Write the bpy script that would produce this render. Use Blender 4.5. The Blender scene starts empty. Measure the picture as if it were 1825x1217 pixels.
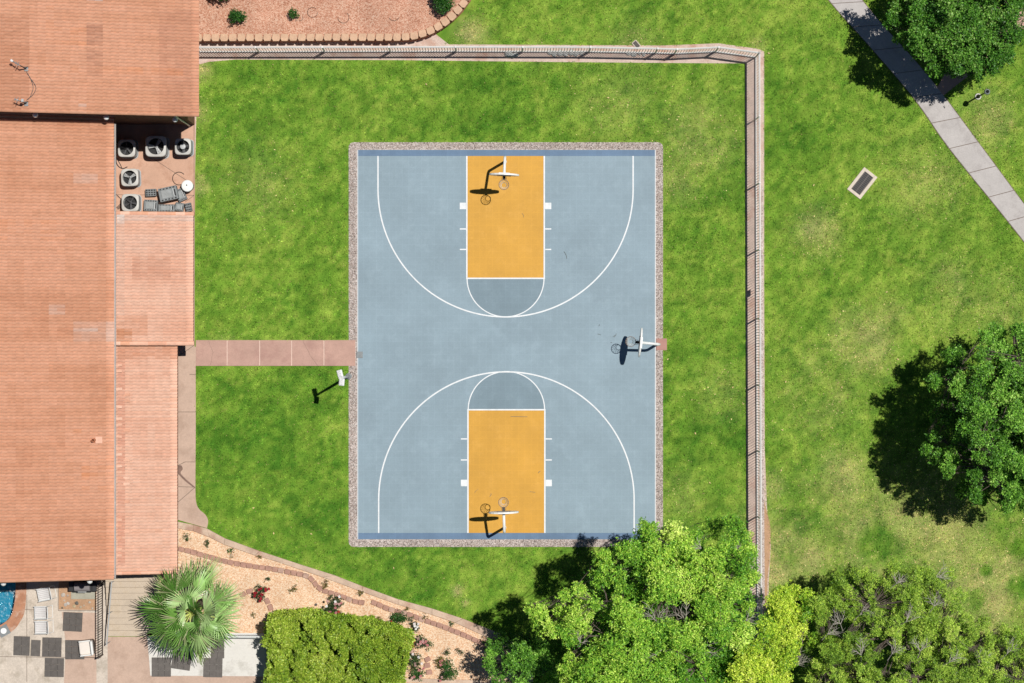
import bpy, math, random
import numpy as np
from mathutils import Vector, Matrix

random.seed(7)
RNG = np.random.default_rng(11)
PI = math.pi
rl = random.Random(77)
scene = bpy.context.scene
COL = scene.collection

# ------------------------------------------------------------------ survey
# The place was surveyed from the photograph: 37.7 photo pixels to the metre
# on the ground, camera 105 m straight above (912.5, 608.5).
S, H, CX, CY = 37.7, 105.0, 912.5, 608.5


def P(px, py, h=0.0):
    k = (1 - h / H) / S
    return np.array([(px - CX) * k, -(py - CY) * k, h])


def G(pts, h=0.0):
    return [tuple(P(a, b, h)) for a, b in pts]


def lin(c):
    c = c / 255.0
    return c / 12.92 if c <= 0.04045 else ((c + 0.055) / 1.055) ** 2.4


def alb(r, g, b, k=0.72):
    return (lin(r) * k, lin(g) * k, lin(b) * k)


# ------------------------------------------------------------------ noise
_LAT = np.random.default_rng(3).random((256, 256))


def vnoise(x, y, scale, off=0):
    x = np.asarray(x) * scale + off * 17.3 + 1000
    y = np.asarray(y) * scale + off * 9.1 + 1000
    i = np.floor(x).astype(int); j = np.floor(y).astype(int)
    u = x - i; v = y - j
    u = u * u * (3 - 2 * u); v = v * v * (3 - 2 * v)
    a = _LAT[i % 256, j % 256]; b = _LAT[(i + 1) % 256, j % 256]
    c = _LAT[i % 256, (j + 1) % 256]; d = _LAT[(i + 1) % 256, (j + 1) % 256]
    return (a * (1 - u) + b * u) * (1 - v) + (c * (1 - u) + d * u) * v


def fbm(x, y, scale, off=0, octv=4):
    t = 0; a = 0.5; n = 0
    for k in range(octv):
        t = t + a * vnoise(x, y, scale * 2 ** k, off + k * 3); n += a; a *= 0.55
    return t / n


def inpoly(x, y, poly):
    ins = np.zeros(len(x), bool)
    n = len(poly)
    for i in range(n):
        x0, y0 = poly[i]; x1, y1 = poly[(i + 1) % n]
        if y0 == y1:
            continue
        c = ((y0 > y) != (y1 > y)) & (x < (x1 - x0) * (y - y0) / (y1 - y0) + x0)
        ins ^= c
    return ins


# ------------------------------------------------------------------ objects
def tag(o, label=None, cat=None, group=None, kind=None):
    if label: o['label'] = label
    if cat: o['category'] = cat
    if group: o['group'] = group
    if kind: o['kind'] = kind
    return o


def empty(name, loc, label, cat, group=None, rz=0):
    o = bpy.data.objects.new(name, None)
    COL.objects.link(o)
    o.location = tuple(loc); o.rotation_euler = (0, 0, rz)
    o.empty_display_size = 0.2
    return tag(o, label, cat, group)


def origin_of(o):
    p = np.zeros(3)
    while o is not None:
        p = p + np.array(o.location); o = o.parent
    return p


def link_mesh(name, me, mat, parent=None, origin=None):
    o = bpy.data.objects.new(name, me)
    COL.objects.link(o)
    if parent is not None:
        o.parent = parent
    if mat is not None:
        for m in (mat if isinstance(mat, (list, tuple)) else [mat]):
            me.materials.append(m)
    return o


class MB:
    """collects shapes in world coordinates and links them as ONE mesh object"""

    def __init__(s):
        s.v = []; s.f = []; s.m = []; s.t = []; s.mi = 0; s.tint = None

    def add(s, vs, fs, mi=None, tint=None):
        b = len(s.v)
        s.v.extend([tuple(map(float, q)) for q in vs])
        mi = s.mi if mi is None else mi
        tint = tint if tint is not None else s.tint
        for q in fs:
            s.f.append([b + i for i in q]); s.m.append(mi); s.t.append(tint)

    def box(s, c, size, rz=0.0, rot=None, bev=0.0, mi=None, tint=None):
        x, y, z = size[0] / 2, size[1] / 2, size[2] / 2
        if bev > 0:
            bev = min(bev, x * .9, y * .9, z * .9)
            vs = []
            for sx in (-1, 1):
                for sy in (-1, 1):
                    for sz in (-1, 1):
                        vs += [(sx * (x - bev), sy * (y - bev), sz * z), (sx * x, sy * (y - bev), sz * (z - bev)),
                               (sx * (x - bev), sy * y, sz * (z - bev))]
            fs = []
            idx = lambda a, b_, c_, k: ((a * 2 + b_) * 2 + c_) * 3 + k
            fs.append([idx(0, 0, 1, 0), idx(1, 0, 1, 0), idx(1, 1, 1, 0), idx(0, 1, 1, 0)])
            fs.append([idx(0, 0, 0, 0), idx(0, 1, 0, 0), idx(1, 1, 0, 0), idx(1, 0, 0, 0)])
            fs.append([idx(1, 0, 0, 1), idx(1, 1, 0, 1), idx(1, 1, 1, 1), idx(1, 0, 1, 1)])
            fs.append([idx(0, 0, 0, 1), idx(0, 0, 1, 1), idx(0, 1, 1, 1), idx(0, 1, 0, 1)])
            fs.append([idx(0, 1, 0, 2), idx(0, 1, 1, 2), idx(1, 1, 1, 2), idx(1, 1, 0, 2)])
            fs.append([idx(0, 0, 0, 2), idx(1, 0, 0, 2), idx(1, 0, 1, 2), idx(0, 0, 1, 2)])
            for a in (0, 1):
                for b_ in (0, 1):
                    q = [idx(a, b_, 0, 1), idx(a, b_, 1, 1), idx(a, b_, 1, 2), idx(a, b_, 0, 2)]
                    fs.append(q if (a ^ b_) else q[::-1])
                for c_ in (0, 1):
                    q = [idx(a, 0, c_, 0), idx(a, 1, c_, 0), idx(a, 1, c_, 1), idx(a, 0, c_, 1)]
                    fs.append(q if (a ^ c_) else q[::-1])
            for b_ in (0, 1):
                for c_ in (0, 1):
                    q = [idx(0, b_, c_, 0), idx(0, b_, c_, 2), idx(1, b_, c_, 2), idx(1, b_, c_, 0)]
                    fs.append(q if (b_ ^ c_) else q[::-1])
            for a in (0, 1):
                for b_ in (0, 1):
                    for c_ in (0, 1):
                        q = [idx(a, b_, c_, 0), idx(a, b_, c_, 1), idx(a, b_, c_, 2)]
                        fs.append(q if (a + b_ + c_) % 2 else q[::-1])
        else:
            vs = [(sx * x, sy * y, sz * z) for sz in (-1, 1) for sy in (-1, 1) for sx in (-1, 1)]
            fs = [[0, 2, 3, 1], [4, 5, 7, 6], [0, 1, 5, 4], [2, 6, 7, 3], [0, 4, 6, 2], [1, 3, 7, 5]]
        M = rot if rot is not None else Matrix.Rotation(rz, 3, 'Z')
        c = Vector(c)
        s.add([tuple(M @ Vector(q) + c) for q in vs], fs, mi, tint)

    def prism(s, poly, z0, z1, mi=None, bev=0.0, tint=None):
        n = len(poly)
        A = sum(poly[i][0] * poly[(i + 1) % n][1] - poly[(i + 1) % n][0] * poly[i][1] for i in range(n))
        if A < 0: poly = poly[::-1]
        rings = [[(p[0], p[1], z0) for p in poly]]
        if bev > 0:
            ins = []
            for i in range(n):
                a = Vector(poly[i - 1][:2]); b = Vector(poly[i][:2]); c = Vector(poly[(i + 1) % n][:2])
                d1 = (b - a).normalized(); d2 = (c - b).normalized()
                nn = (Vector((-d1.y, d1.x)) + Vector((-d2.y, d2.x)))
                nn = nn.normalized() * bev if nn.length > 1e-6 else Vector((0, 0))
                ins.append((b.x + nn.x, b.y + nn.y))
            rings.append([(p[0], p[1], z1 - bev) for p in poly])
            rings.append([(p[0], p[1], z1) for p in ins])
        else:
            rings.append([(p[0], p[1], z1) for p in poly])
        vs = [q for r in rings for q in r]
        fs = []
        for k in range(len(rings) - 1):
            for i in range(n):
                j = (i + 1) % n
                fs.append([k * n + i, k * n + j, (k + 1) * n + j, (k + 1) * n + i])
        fs.append([(len(rings) - 1) * n + i for i in range(n)])
        fs.append([n - 1 - i for i in range(n)])
        s.add(vs, fs, mi, tint)

    def sheet(s, poly, z, mi=None):
        n = len(poly)
        A = sum(poly[i][0] * poly[(i + 1) % n][1] - poly[(i + 1) % n][0] * poly[i][1] for i in range(n))
        if A < 0: poly = poly[::-1]
        s.add([(p[0], p[1], z) for p in poly], [list(range(n))], mi)

    def ribbon(s, pts, w, z, mi=None, closed=False):
        L, R = offset_line(pts, w / 2, closed), offset_line(pts, -w / 2, closed)
        n = len(pts)
        vs = [(p[0], p[1], z) for p in L] + [(p[0], p[1], z) for p in R]
        fs = [[n + i, n + (i + 1) % n, (i + 1) % n, i] for i in range(n if closed else n - 1)]
        s.add(vs, fs, mi)

    def tube(s, pts, r, seg=8, mi=None, cap=True, closed=False, tint=None):
        pts = [Vector(tuple(map(float, p))) for p in pts]
        n = len(pts)
        rs = r if isinstance(r, (list, tuple)) else [r] * n
        vs = []; fs = []
        up = None
        for i, p in enumerate(pts):
            if closed:
                d = (pts[(i + 1) % n] - pts[i - 1])
            else:
                d = pts[min(i + 1, n - 1)] - pts[max(i - 1, 0)]
            d = d.normalized() if d.length > 1e-9 else Vector((0, 0, 1))
            if up is None:
                up = Vector((0, 0, 1)) if abs(d.z) < .9 else Vector((1, 0, 0))
            a = d.cross(up)
            if a.length < 1e-6:
                a = d.orthogonal()
            a.normalize()
            b = a.cross(d).normalized()
            up = b
            for k in range(seg):
                t = 2 * PI * k / seg
                vs.append(tuple(p + (a * math.cos(t) + b * math.sin(t)) * rs[i]))
        for i in range(n if closed else n - 1):
            j = (i + 1) % n
            for k in range(seg):
                l = (k + 1) % seg
                fs.append([i * seg + k, i * seg + l, j * seg + l, j * seg + k])
        if cap and not closed:
            fs.append([k for k in range(seg)][::-1])
            fs.append([(n - 1) * seg + k for k in range(seg)])
        s.add(vs, fs, mi, tint)

    def lathe(s, c, prof, seg=24, mi=None, squash=None, tint=None):
        vs = []; fs = []
        for (r, z) in prof:
            for k in range(seg):
                t = 2 * PI * k / seg
                vs.append((c[0] + r * math.cos(t), c[1] + r * math.sin(t), c[2] + z))
        for i in range(len(prof) - 1):
            for k in range(seg):
                l = (k + 1) % seg
                fs.append([i * seg + k, i * seg + l, (i + 1) * seg + l, (i + 1) * seg + k])
        if prof[0][0] > 1e-5: fs.append([k for k in range(seg)][::-1])
        if prof[-1][0] > 1e-5: fs.append([(len(prof) - 1) * seg + k for k in range(seg)])
        s.add(vs, fs, mi, tint)

    def build(s, name, mat, parent=None, smooth=False, origin=None):
        if parent is not None:
            o0 = origin_of(parent)
        elif origin is not None:
            o0 = np.array(origin, float)
        else:
            o0 = np.zeros(3)
        v = np.array(s.v) - o0
        if parent is not None and abs(parent.rotation_euler.z) > 1e-9:
            a = -parent.rotation_euler.z
            R = np.array([[math.cos(a), -math.sin(a), 0], [math.sin(a), math.cos(a), 0], [0, 0, 1]])
            v = v @ R.T
        me = bpy.data.meshes.new(name)
        me.from_pydata(v.tolist(), [], s.f)
        if any(s.m):
            me.polygons.foreach_set('material_index', s.m)
        if any(t is not None for t in s.t):
            at = me.attributes.new('tint', 'FLOAT_COLOR', 'FACE')
            c = np.ones((len(s.f), 4), np.float32)
            for i, t in enumerate(s.t):
                if t is not None: c[i, :3] = t
            at.data.foreach_set('color', c.ravel())
        if smooth:
            me.polygons.foreach_set('use_smooth', [True] * len(me.polygons))
        me.update()
        o = link_mesh(name, me, mat, parent)
        if parent is None:
            o.location = tuple(o0)
        return o


def offset_line(pts, d, closed=False):
    n = len(pts); out = []
    for i in range(n):
        a = Vector(pts[i - 1][:2]) if (closed or i > 0) else None
        b = Vector(pts[i][:2])
        c = Vector(pts[(i + 1) % n][:2]) if (closed or i < n - 1) else None
        d1 = (b - a).normalized() if a is not None else (c - b).normalized()
        d2 = (c - b).normalized() if c is not None else d1
        m = (d1 + d2).normalized()
        nn = Vector((-m.y, m.x))
        k = max(0.4, nn.dot(Vector((-d1.y, d1.x))))
        out.append((b.x + nn.x * d / k, b.y + nn.y * d / k))
    return out


def smooth_line(pts, sub=6):
    pts = [np.array(p, float) for p in pts]
    out = []
    for i in range(len(pts) - 1):
        p0 = pts[max(i - 1, 0)]; p1 = pts[i]; p2 = pts[i + 1]; p3 = pts[min(i + 2, len(pts) - 1)]
        for k in range(sub):
            t = k / sub
            out.append(0.5 * (2 * p1 + (p2 - p0) * t + (2 * p0 - 5 * p1 + 4 * p2 - p3) * t * t + (3 * p1 - p0 - 3 * p2 + p3) * t ** 3))
    out.append(pts[-1])
    return [tuple(q) for q in out]


def resample(pts, step):
    pts = [np.array(p[:2], float) for p in pts]
    d = [0]
    for a, b in zip(pts, pts[1:]): d.append(d[-1] + np.linalg.norm(b - a))
    n = max(1, int(round(d[-1] / step)))
    out = []
    for k in range(n + 1):
        t = d[-1] * k / n
        i = min(max(np.searchsorted(d, t) - 1, 0), len(pts) - 2)
        u = (t - d[i]) / max(d[i + 1] - d[i], 1e-9)
        out.append(tuple(pts[i] * (1 - u) + pts[i + 1] * u))
    return out


def fast_mesh(name, verts, quads, tint, mat, parent=None, origin=(0, 0, 0), smooth=False):
    """numpy verts (n,3) and faces (m,k); tint (m,3) stored per face"""
    o0 = origin_of(parent) if parent is not None else np.array(origin, float)
    me = bpy.data.meshes.new(name)
    v = (verts - o0).astype(np.float32)
    m, k = quads.shape
    me.vertices.add(len(v)); me.vertices.foreach_set('co', v.ravel())
    me.loops.add(m * k); me.loops.foreach_set('vertex_index', quads.astype(np.int32).ravel())
    me.polygons.add(m); me.polygons.foreach_set('loop_start', np.arange(0, m * k, k, dtype=np.int32))
    if tint is not None:
        at = me.attributes.new('tint', 'FLOAT_COLOR', 'FACE')
        c = np.ones((m, 4), np.float32); c[:, :3] = tint
        at.data.foreach_set('color', c.ravel())
    if smooth:
        me.polygons.foreach_set('use_smooth', np.ones(m, bool))
    me.update(calc_edges=True); me.validate()
    o = link_mesh(name, me, mat, parent)
    if parent is None: o.location = tuple(o0)
    return o


# ------------------------------------------------------------------ materials
def mat_new(name):
    m = bpy.data.materials.new(name); m.use_nodes = True
    nt = m.node_tree
    for n in list(nt.nodes): nt.nodes.remove(n)
    out = nt.nodes.new('ShaderNodeOutputMaterial')
    b = nt.nodes.new('ShaderNodeBsdfPrincipled')
    nt.links.new(b.outputs[0], out.inputs[0])
    return m, nt, b


def N(nt, t, **kw):
    n = nt.nodes.new(t)
    for k, v in kw.items():
        if k in n.inputs: n.inputs[k].default_value = v
        else: setattr(n, k, v)
    return n


def noise_node(nt, scale, detail=4, rough=.6, co=None):
    n = N(nt, 'ShaderNodeTexNoise', Scale=scale, Detail=detail, Roughness=rough)
    if co is not None: nt.links.new(co, n.inputs['Vector'])
    return n


def geo_pos(nt):
    return N(nt, 'ShaderNodeNewGeometry').outputs['Position']


def mix_rgb(nt, fac, a, b, mode='MIX'):
    n = nt.nodes.new('ShaderNodeMix'); n.data_type = 'RGBA'; n.blend_type = mode
    for sock, val in ((n.inputs[0], fac), (n.inputs[6], a), (n.inputs[7], b)):
        if isinstance(val, (int, float)): sock.default_value = val
        elif isinstance(val, tuple): sock.default_value = (*val[:3], 1)
        else: nt.links.new(val, sock)
    return n.outputs[2]


def ramp(nt, fac, stops):
    r = nt.nodes.new('ShaderNodeValToRGB')
    els = r.color_ramp.elements
    while len(els) < len(stops): els.new(0.5)
    for e, (p, c) in zip(els, stops):
        e.position = p
        e.color = (*c, 1) if isinstance(c, tuple) else (c, c, c, 1)
    nt.links.new(fac, r.inputs[0])
    return r.outputs[0]


def simple(name, col, rough=.6, metal=0.0, var=.12, vscale=3.0, bump=0.0, bscale=40.0, stain=None, spec=.4, fine=0.0, fscale=25):
    """painted / mineral surface with uneven tone, optional stains and grain"""
    m, nt, b = mat_new(name)
    pos = geo_pos(nt)
    n1 = noise_node(nt, vscale, 5, .65, pos)
    f = ramp(nt, n1.outputs[0], [(.3, 1 - var), (.7, 1 + var)])
    c = mix_rgb(nt, 1.0, tuple(col), f, 'MULTIPLY')
    if fine > 0:
        n3 = noise_node(nt, fscale, 2, .5, pos)
        f3 = ramp(nt, n3.outputs[0], [(.3, 1 - fine), (.7, 1 + fine)])
        c = mix_rgb(nt, 1.0, c, f3, 'MULTIPLY')
    if stain:
        scol, amt, ss = stain
        n2 = noise_node(nt, ss, 6, .7, pos)
        fs = ramp(nt, n2.outputs[0], [(.5, 0.0), (.68, amt)])
        c = mix_rgb(nt, fs, c, tuple(scol))
    nt.links.new(c, b.inputs['Base Color'])
    b.inputs['Roughness'].default_value = rough
    b.inputs['Metallic'].default_value = metal
    b.inputs['Specular IOR Level'].default_value = spec
    if bump > 0:
        nb = noise_node(nt, bscale, 3, .6, pos)
        bn = N(nt, 'ShaderNodeBump', Strength=bump, Distance=.02)
        nt.links.new(nb.outputs[0], bn.inputs['Height'])
        nt.links.new(bn.outputs[0], b.inputs['Normal'])
    return m


def tinted(name, rough=.7, spec=.3, transl=0.0, var=0.0, vscale=8.0, bump=0.0, bscale=50):
    """base colour comes from the 'tint' attribute of the mesh"""
    m, nt, b = mat_new(name)
    at = N(nt, 'ShaderNodeAttribute', attribute_name='tint')
    c = at.outputs['Color']
    if var > 0 or bump > 0: pos = geo_pos(nt)
    if var > 0:
        n1 = noise_node(nt, vscale, 4, .65, pos)
        f = ramp(nt, n1.outputs[0], [(.3, 1 - var), (.7, 1 + var)])
        c = mix_rgb(nt, 1.0, c, f, 'MULTIPLY')
    nt.links.new(c, b.inputs['Base Color'])
    b.inputs['Roughness'].default_value = rough
    b.inputs['Specular IOR Level'].default_value = spec
    if bump > 0:
        nb = noise_node(nt, bscale, 3, .6, pos)
        bn = N(nt, 'ShaderNodeBump', Strength=bump, Distance=.02)
        nt.links.new(nb.outputs[0], bn.inputs['Height'])
        nt.links.new(bn.outputs[0], b.inputs['Normal'])
    if transl > 0:
        t = N(nt, 'ShaderNodeBsdfTranslucent')
        nt.links.new(c, t.inputs['Color'])
        mx = N(nt, 'ShaderNodeMixShader', Fac=transl)
        out = [n for n in nt.nodes if n.type == 'OUTPUT_MATERIAL'][0]
        nt.links.new(b.outputs[0], mx.inputs[1]); nt.links.new(t.outputs[0], mx.inputs[2])
        nt.links.new(mx.outputs[0], out.inputs[0])
    return m


def gravel_mat(name, cols, scale, bump=.8):
    m, nt, b = mat_new(name)
    pos = geo_pos(nt)
    v = N(nt, 'ShaderNodeTexVoronoi', Scale=scale)
    nt.links.new(pos, v.inputs['Vector'])
    sep = N(nt, 'ShaderNodeSeparateColor')
    nt.links.new(v.outputs['Color'], sep.inputs[0])
    n = len(cols)
    c = ramp(nt, sep.outputs[0], [(i / (n - 1) if n > 1 else 0, cc) for i, cc in enumerate(cols)])
    n1 = noise_node(nt, .7, 5, .65, pos)
    f = ramp(nt, n1.outputs[0], [(.3, .84), (.7, 1.12)])
    c = mix_rgb(nt, 1.0, c, f, 'MULTIPLY')
    nt.links.new(c, b.inputs['Base Color'])
    b.inputs['Roughness'].default_value = .9
    b.inputs['Specular IOR Level'].default_value = .15
    inv = N(nt, 'ShaderNodeMath', operation='SUBTRACT'); inv.inputs[0].default_value = 1.0
    nt.links.new(v.outputs['Distance'], inv.inputs[1])
    bn = N(nt, 'ShaderNodeBump', Strength=bump, Distance=.02)
    nt.links.new(inv.outputs[0], bn.inputs['Height'])
    nt.links.new(bn.outputs[0], b.inputs['Normal'])
    return m


M = {}
M['white_paint'] = simple('white_paint', (.78, .78, .76), .45, var=.05)
M['line_paint'] = simple('line_paint', (.70, .72, .73), .6, var=.06, vscale=6, stain=((.52, .58, .6), .55, 5))
M['white_metal'] = simple('white_metal', (.72, .73, .72), .35, var=.06, spec=.5)
M['fence_metal'] = simple('fence_metal', (.74, .72, .70), .5, var=.1, vscale=2)
M['dark_metal'] = simple('dark_metal', (.02, .02, .022), .45, var=.2)
M['brown_metal'] = simple('brown_metal', (.05, .035, .03), .5, var=.2)
M['rim_metal'] = simple('rim_metal', (.20, .15, .12), .5, var=.25, vscale=9)
M['net_cord'] = simple('net_cord', (.7, .69, .66), .8, var=.05)
M['grey_plastic'] = simple('grey_plastic', (.2, .215, .22), .55, var=.18, vscale=5)
M['grey_light'] = simple('grey_light', (.42, .43, .43), .5, var=.15, vscale=5)
M['ac_metal'] = simple('ac_metal', (.50, .49, .46), .5, var=.08, vscale=4, stain=((.3, .24, .18), .35, 3))
M['black'] = simple('black', (.012, .012, .013), .6, var=.2)
M['rubber'] = simple('rubber', alb(88, 84, 80), .9, var=.14, vscale=4, bump=.4, bscale=90, fine=.12, fscale=60)
M['roof_wall'] = simple('roof_wall', alb(150, 105, 85), .85, var=.08, bump=.3)
M['fascia'] = simple('fascia', alb(120, 80, 62), .8, var=.1)
M['patio_concrete'] = simple('patio_concrete', alb(226, 212, 196), .85, var=.14, vscale=1.4, stain=(alb(176, 162, 142), .7, 1.6), bump=.25, fine=.1, fscale=14)
M['pink_concrete'] = simple('pink_concrete', alb(216, 186, 166), .85, var=.1, vscale=.9, stain=(alb(182, 152, 132), .55, 1.1), bump=.2, fine=.06, fscale=16)
M['white_concrete'] = simple('white_concrete', alb(244, 240, 232), .85, var=.06, vscale=1.2, stain=(alb(178, 172, 160), .6, 1.2), bump=.2, fine=.05)
M['drain_collar'] = simple('drain_collar', alb(236, 222, 204), .85, var=.1, fine=.08)
M['fan_dark'] = simple('fan_dark', (.1, .1, .105), .5, var=.2)
M['twig'] = simple('twig', (.40, .365, .32), .9, var=.2, vscale=6)
M['grey_mid'] = simple('grey_mid', (.27, .285, .285), .55, var=.2, vscale=6)
M['terracotta'] = simple('terracotta', alb(208, 168, 152), .8, var=.1, vscale=1.3, stain=(alb(186, 144, 132), .7, 1.0), bump=.2, fine=.06, fscale=18)
M['terracotta_pad'] = simple('terracotta_pad', alb(196, 148, 136), .8, var=.07, vscale=3, bump=.2)
M['yard_floor'] = simple('yard_floor', alb(224, 180, 154), .85, var=.08, vscale=1.1, stain=(alb(180, 130, 104), .5, 1.5), bump=.2, fine=.06)
M['grey_path'] = simple('grey_path', alb(206, 200, 196), .85, var=.08, vscale=1.0, stain=(alb(160, 152, 148), .5, 1.2), bump=.25, fine=.07, fscale=20)
M['joint'] = simple('joint', alb(130, 112, 100), .9, var=.1)
M['joint_light'] = simple('joint_light', alb(236, 206, 190, .8), .9, var=.1)
M['kerb'] = simple('kerb', alb(224, 196, 172), .85, var=.16, vscale=1.6, stain=(alb(180, 132, 112), .85, .7), bump=.3, fine=.1)
M['step_stone'] = simple('step_stone', alb(220, 202, 180), .85, var=.12, vscale=1.6, stain=(alb(180, 158, 124), .5, 1.6), bump=.25, fine=.08)
M['edging'] = simple('edging', alb(196, 152, 134), .9, var=.2, vscale=3.2, bump=.5, bscale=30, fine=.1)
M['block'] = simple('block', alb(230, 190, 158), .9, var=.13, vscale=3.0, bump=.5, bscale=30, fine=.1)
M['block_face'] = simple('block_face', alb(196, 132, 104), .9, var=.2, vscale=6, bump=.9, bscale=25)
M['soil'] = simple('soil', alb(226, 202, 188), .95, var=.14, vscale=2.2, stain=(alb(200, 146, 120), .7, .9), bump=.5, bscale=30, fine=.16, fscale=22)
M['bare_soil'] = simple('bare_soil', alb(202, 162, 128), .95, var=.14, vscale=2.2, bump=.4, bscale=30, fine=.14, fscale=22)
M['pool_coping'] = simple('pool_coping', alb(200, 144, 112), .85, var=.18, vscale=4, stain=(alb(228, 200, 180), .8, 2.6), bump=.3)
M['pool_plaster'] = simple('pool_plaster', (.28, .52, .58), .7, var=.12, vscale=2)
M['bed_gravel'] = gravel_mat('bed_gravel', [alb(182, 124, 98), alb(220, 160, 132), alb(234, 182, 154), alb(246, 208, 182)], 26)
M['tan_gravel'] = gravel_mat('tan_gravel', [alb(218, 168, 130, .8), alb(238, 196, 158, .8), alb(248, 214, 180, .8), alb(254, 232, 204, .82)], 26)
M['grey_gravel'] = gravel_mat('grey_gravel', [alb(150, 134, 128), alb(200, 184, 176), alb(222, 206, 198), alb(240, 230, 224)], 24)
M['tint'] = tinted('tint_mineral', .9, .2)
M['tile'] = tinted('clay_tile', .85, .25, var=.1, vscale=5, bump=.25, bscale=40)
M['leaf'] = tinted('leaf', .5, .4, transl=.15)
M['blade'] = tinted('grass_blade', .7, .2, transl=.12)
M['palm_leaf'] = tinted('palm_leaf', .35, .5, transl=.1)
M['hedge_leaf'] = tinted('hedge_leaf', .5, .4, transl=.12)
M['bark'] = simple('bark', (.42, .385, .345), .9, var=.3, vscale=4, bump=.8, bscale=20)
M['dark_bark'] = simple('dark_bark', (.14, .11, .09), .9, var=.3, vscale=4, bump=.8, bscale=20)
M['petal'] = tinted('petal', .6, .3, transl=.2)
M['grey_cloth'] = simple('grey_cloth', (.22, .2, .2), .9, var=.1)
M['sling'] = simple('sling', (.62, .6, .59), .8, var=.05)
M['cushion'] = simple('cushion', (.7, .64, .58), .85, var=.05)


def glass_mat():
    m, nt, b = mat_new('frosted_globe')
    b.inputs['Base Color'].default_value = (.45, .5, .5, 1)
    b.inputs['Roughness'].default_value = .25
    b.inputs['Transmission Weight'].default_value = .4
    return m


M['globe'] = glass_mat()


def water_mat():
    m, nt, b = mat_new('pool_water')
    out = [n for n in nt.nodes if n.type == 'OUTPUT_MATERIAL'][0]
    tr = N(nt, 'ShaderNodeBsdfTransparent'); tr.inputs[0].default_value = (.30, .64, .76, 1)
    gl = N(nt, 'ShaderNodeBsdfGlossy', Roughness=.06)
    pos = geo_pos(nt)
    n1 = noise_node(nt, 5.0, 3, .55, pos)
    bn = N(nt, 'ShaderNodeBump', Strength=1.0, Distance=.12)
    nt.links.new(n1.outputs[0], bn.inputs['Height'])
    nt.links.new(bn.outputs[0], gl.inputs['Normal'])
    fr = N(nt, 'ShaderNodeFresnel', IOR=1.33)
    nt.links.new(bn.outputs[0], fr.inputs['Normal'])
    mx = N(nt, 'ShaderNodeMixShader')
    nt.links.new(fr.outputs[0], mx.inputs[0]); nt.links.new(tr.outputs[0], mx.inputs[1]); nt.links.new(gl.outputs[0], mx.inputs[2])
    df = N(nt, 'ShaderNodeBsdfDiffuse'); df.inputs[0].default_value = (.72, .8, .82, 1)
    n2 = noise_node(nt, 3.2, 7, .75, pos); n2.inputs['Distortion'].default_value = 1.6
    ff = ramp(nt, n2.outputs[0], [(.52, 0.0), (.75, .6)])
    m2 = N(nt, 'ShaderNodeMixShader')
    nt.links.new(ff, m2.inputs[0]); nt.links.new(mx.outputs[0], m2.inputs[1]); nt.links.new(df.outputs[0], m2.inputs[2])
    nt.links.new(m2.outputs[0], out.inputs[0])
    return m


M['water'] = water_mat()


def court_mat(name, base, tone=.014):
    """snap-together sports tiles: a fine square lattice, tile-to-tile tone, scuffs and dust"""
    m, nt, b = mat_new(name)
    pos = geo_pos(nt)
    w = N(nt, 'ShaderNodeTexWhiteNoise', noise_dimensions='2D')
    sn = N(nt, 'ShaderNodeVectorMath', operation='SNAP'); sn.inputs[1].default_value = (.305, .305, 100)
    nt.links.new(pos, sn.inputs[0]); nt.links.new(sn.outputs[0], w.inputs[0])
    f = ramp(nt, w.outputs[0], [(0, 1 - tone), (1, 1 + tone)])
    c = mix_rgb(nt, 1.0, base, f, 'MULTIPLY')
    n1 = noise_node(nt, .35, 5, .6, pos)
    f1 = ramp(nt, n1.outputs[0], [(.3, .9), (.7, 1.1)])
    c = mix_rgb(nt, 1.0, c, f1, 'MULTIPLY')
    # dusty rub marks
    n2 = noise_node(nt, 1.3, 7, .72, pos)
    f2 = ramp(nt, n2.outputs[0], [(.5, 0.0), (.74, .3)])
    c = mix_rgb(nt, f2, c, tuple(min(.8, x * 1.3 + .05) for x in base))
    # joints
    br = N(nt, 'ShaderNodeTexBrick', Scale=1.0)
    br.offset = 0.0
    br.inputs['Color1'].default_value = (1, 1, 1, 1); br.inputs['Color2'].default_value = (1, 1, 1, 1)
    br.inputs['Mortar'].default_value = (1.06, 1.06, 1.06, 1)
    br.inputs['Mortar Size'].default_value = .014
    br.inputs['Brick Width'].default_value = .305; br.inputs['Row Height'].default_value = .305
    nt.links.new(pos, br.inputs['Vector'])
    c = mix_rgb(nt, 1.0, c, br.outputs[0], 'MULTIPLY')
    # open lattice grain
    n4 = noise_node(nt, 30, 1, .5, pos)
    f4 = ramp(nt, n4.outputs[0], [(.3, .95), (.7, 1.05)])
    c = mix_rgb(nt, 1.0, c, f4, 'MULTIPLY')
    nt.links.new(c, b.inputs['Base Color'])
    b.inputs['Roughness'].default_value = .6
    b.inputs['Specular IOR Level'].default_value = .3
    return m


M['court'] = court_mat('court_tile', alb(150, 172, 184))
M['court_edge'] = court_mat('court_edge_tile', alb(108, 136, 166), .04)
M['court_dark'] = court_mat('court_dark_tile', alb(132, 154, 166))
M['court_key'] = court_mat('court_key_tile', alb(230, 172, 64), .012)

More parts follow.
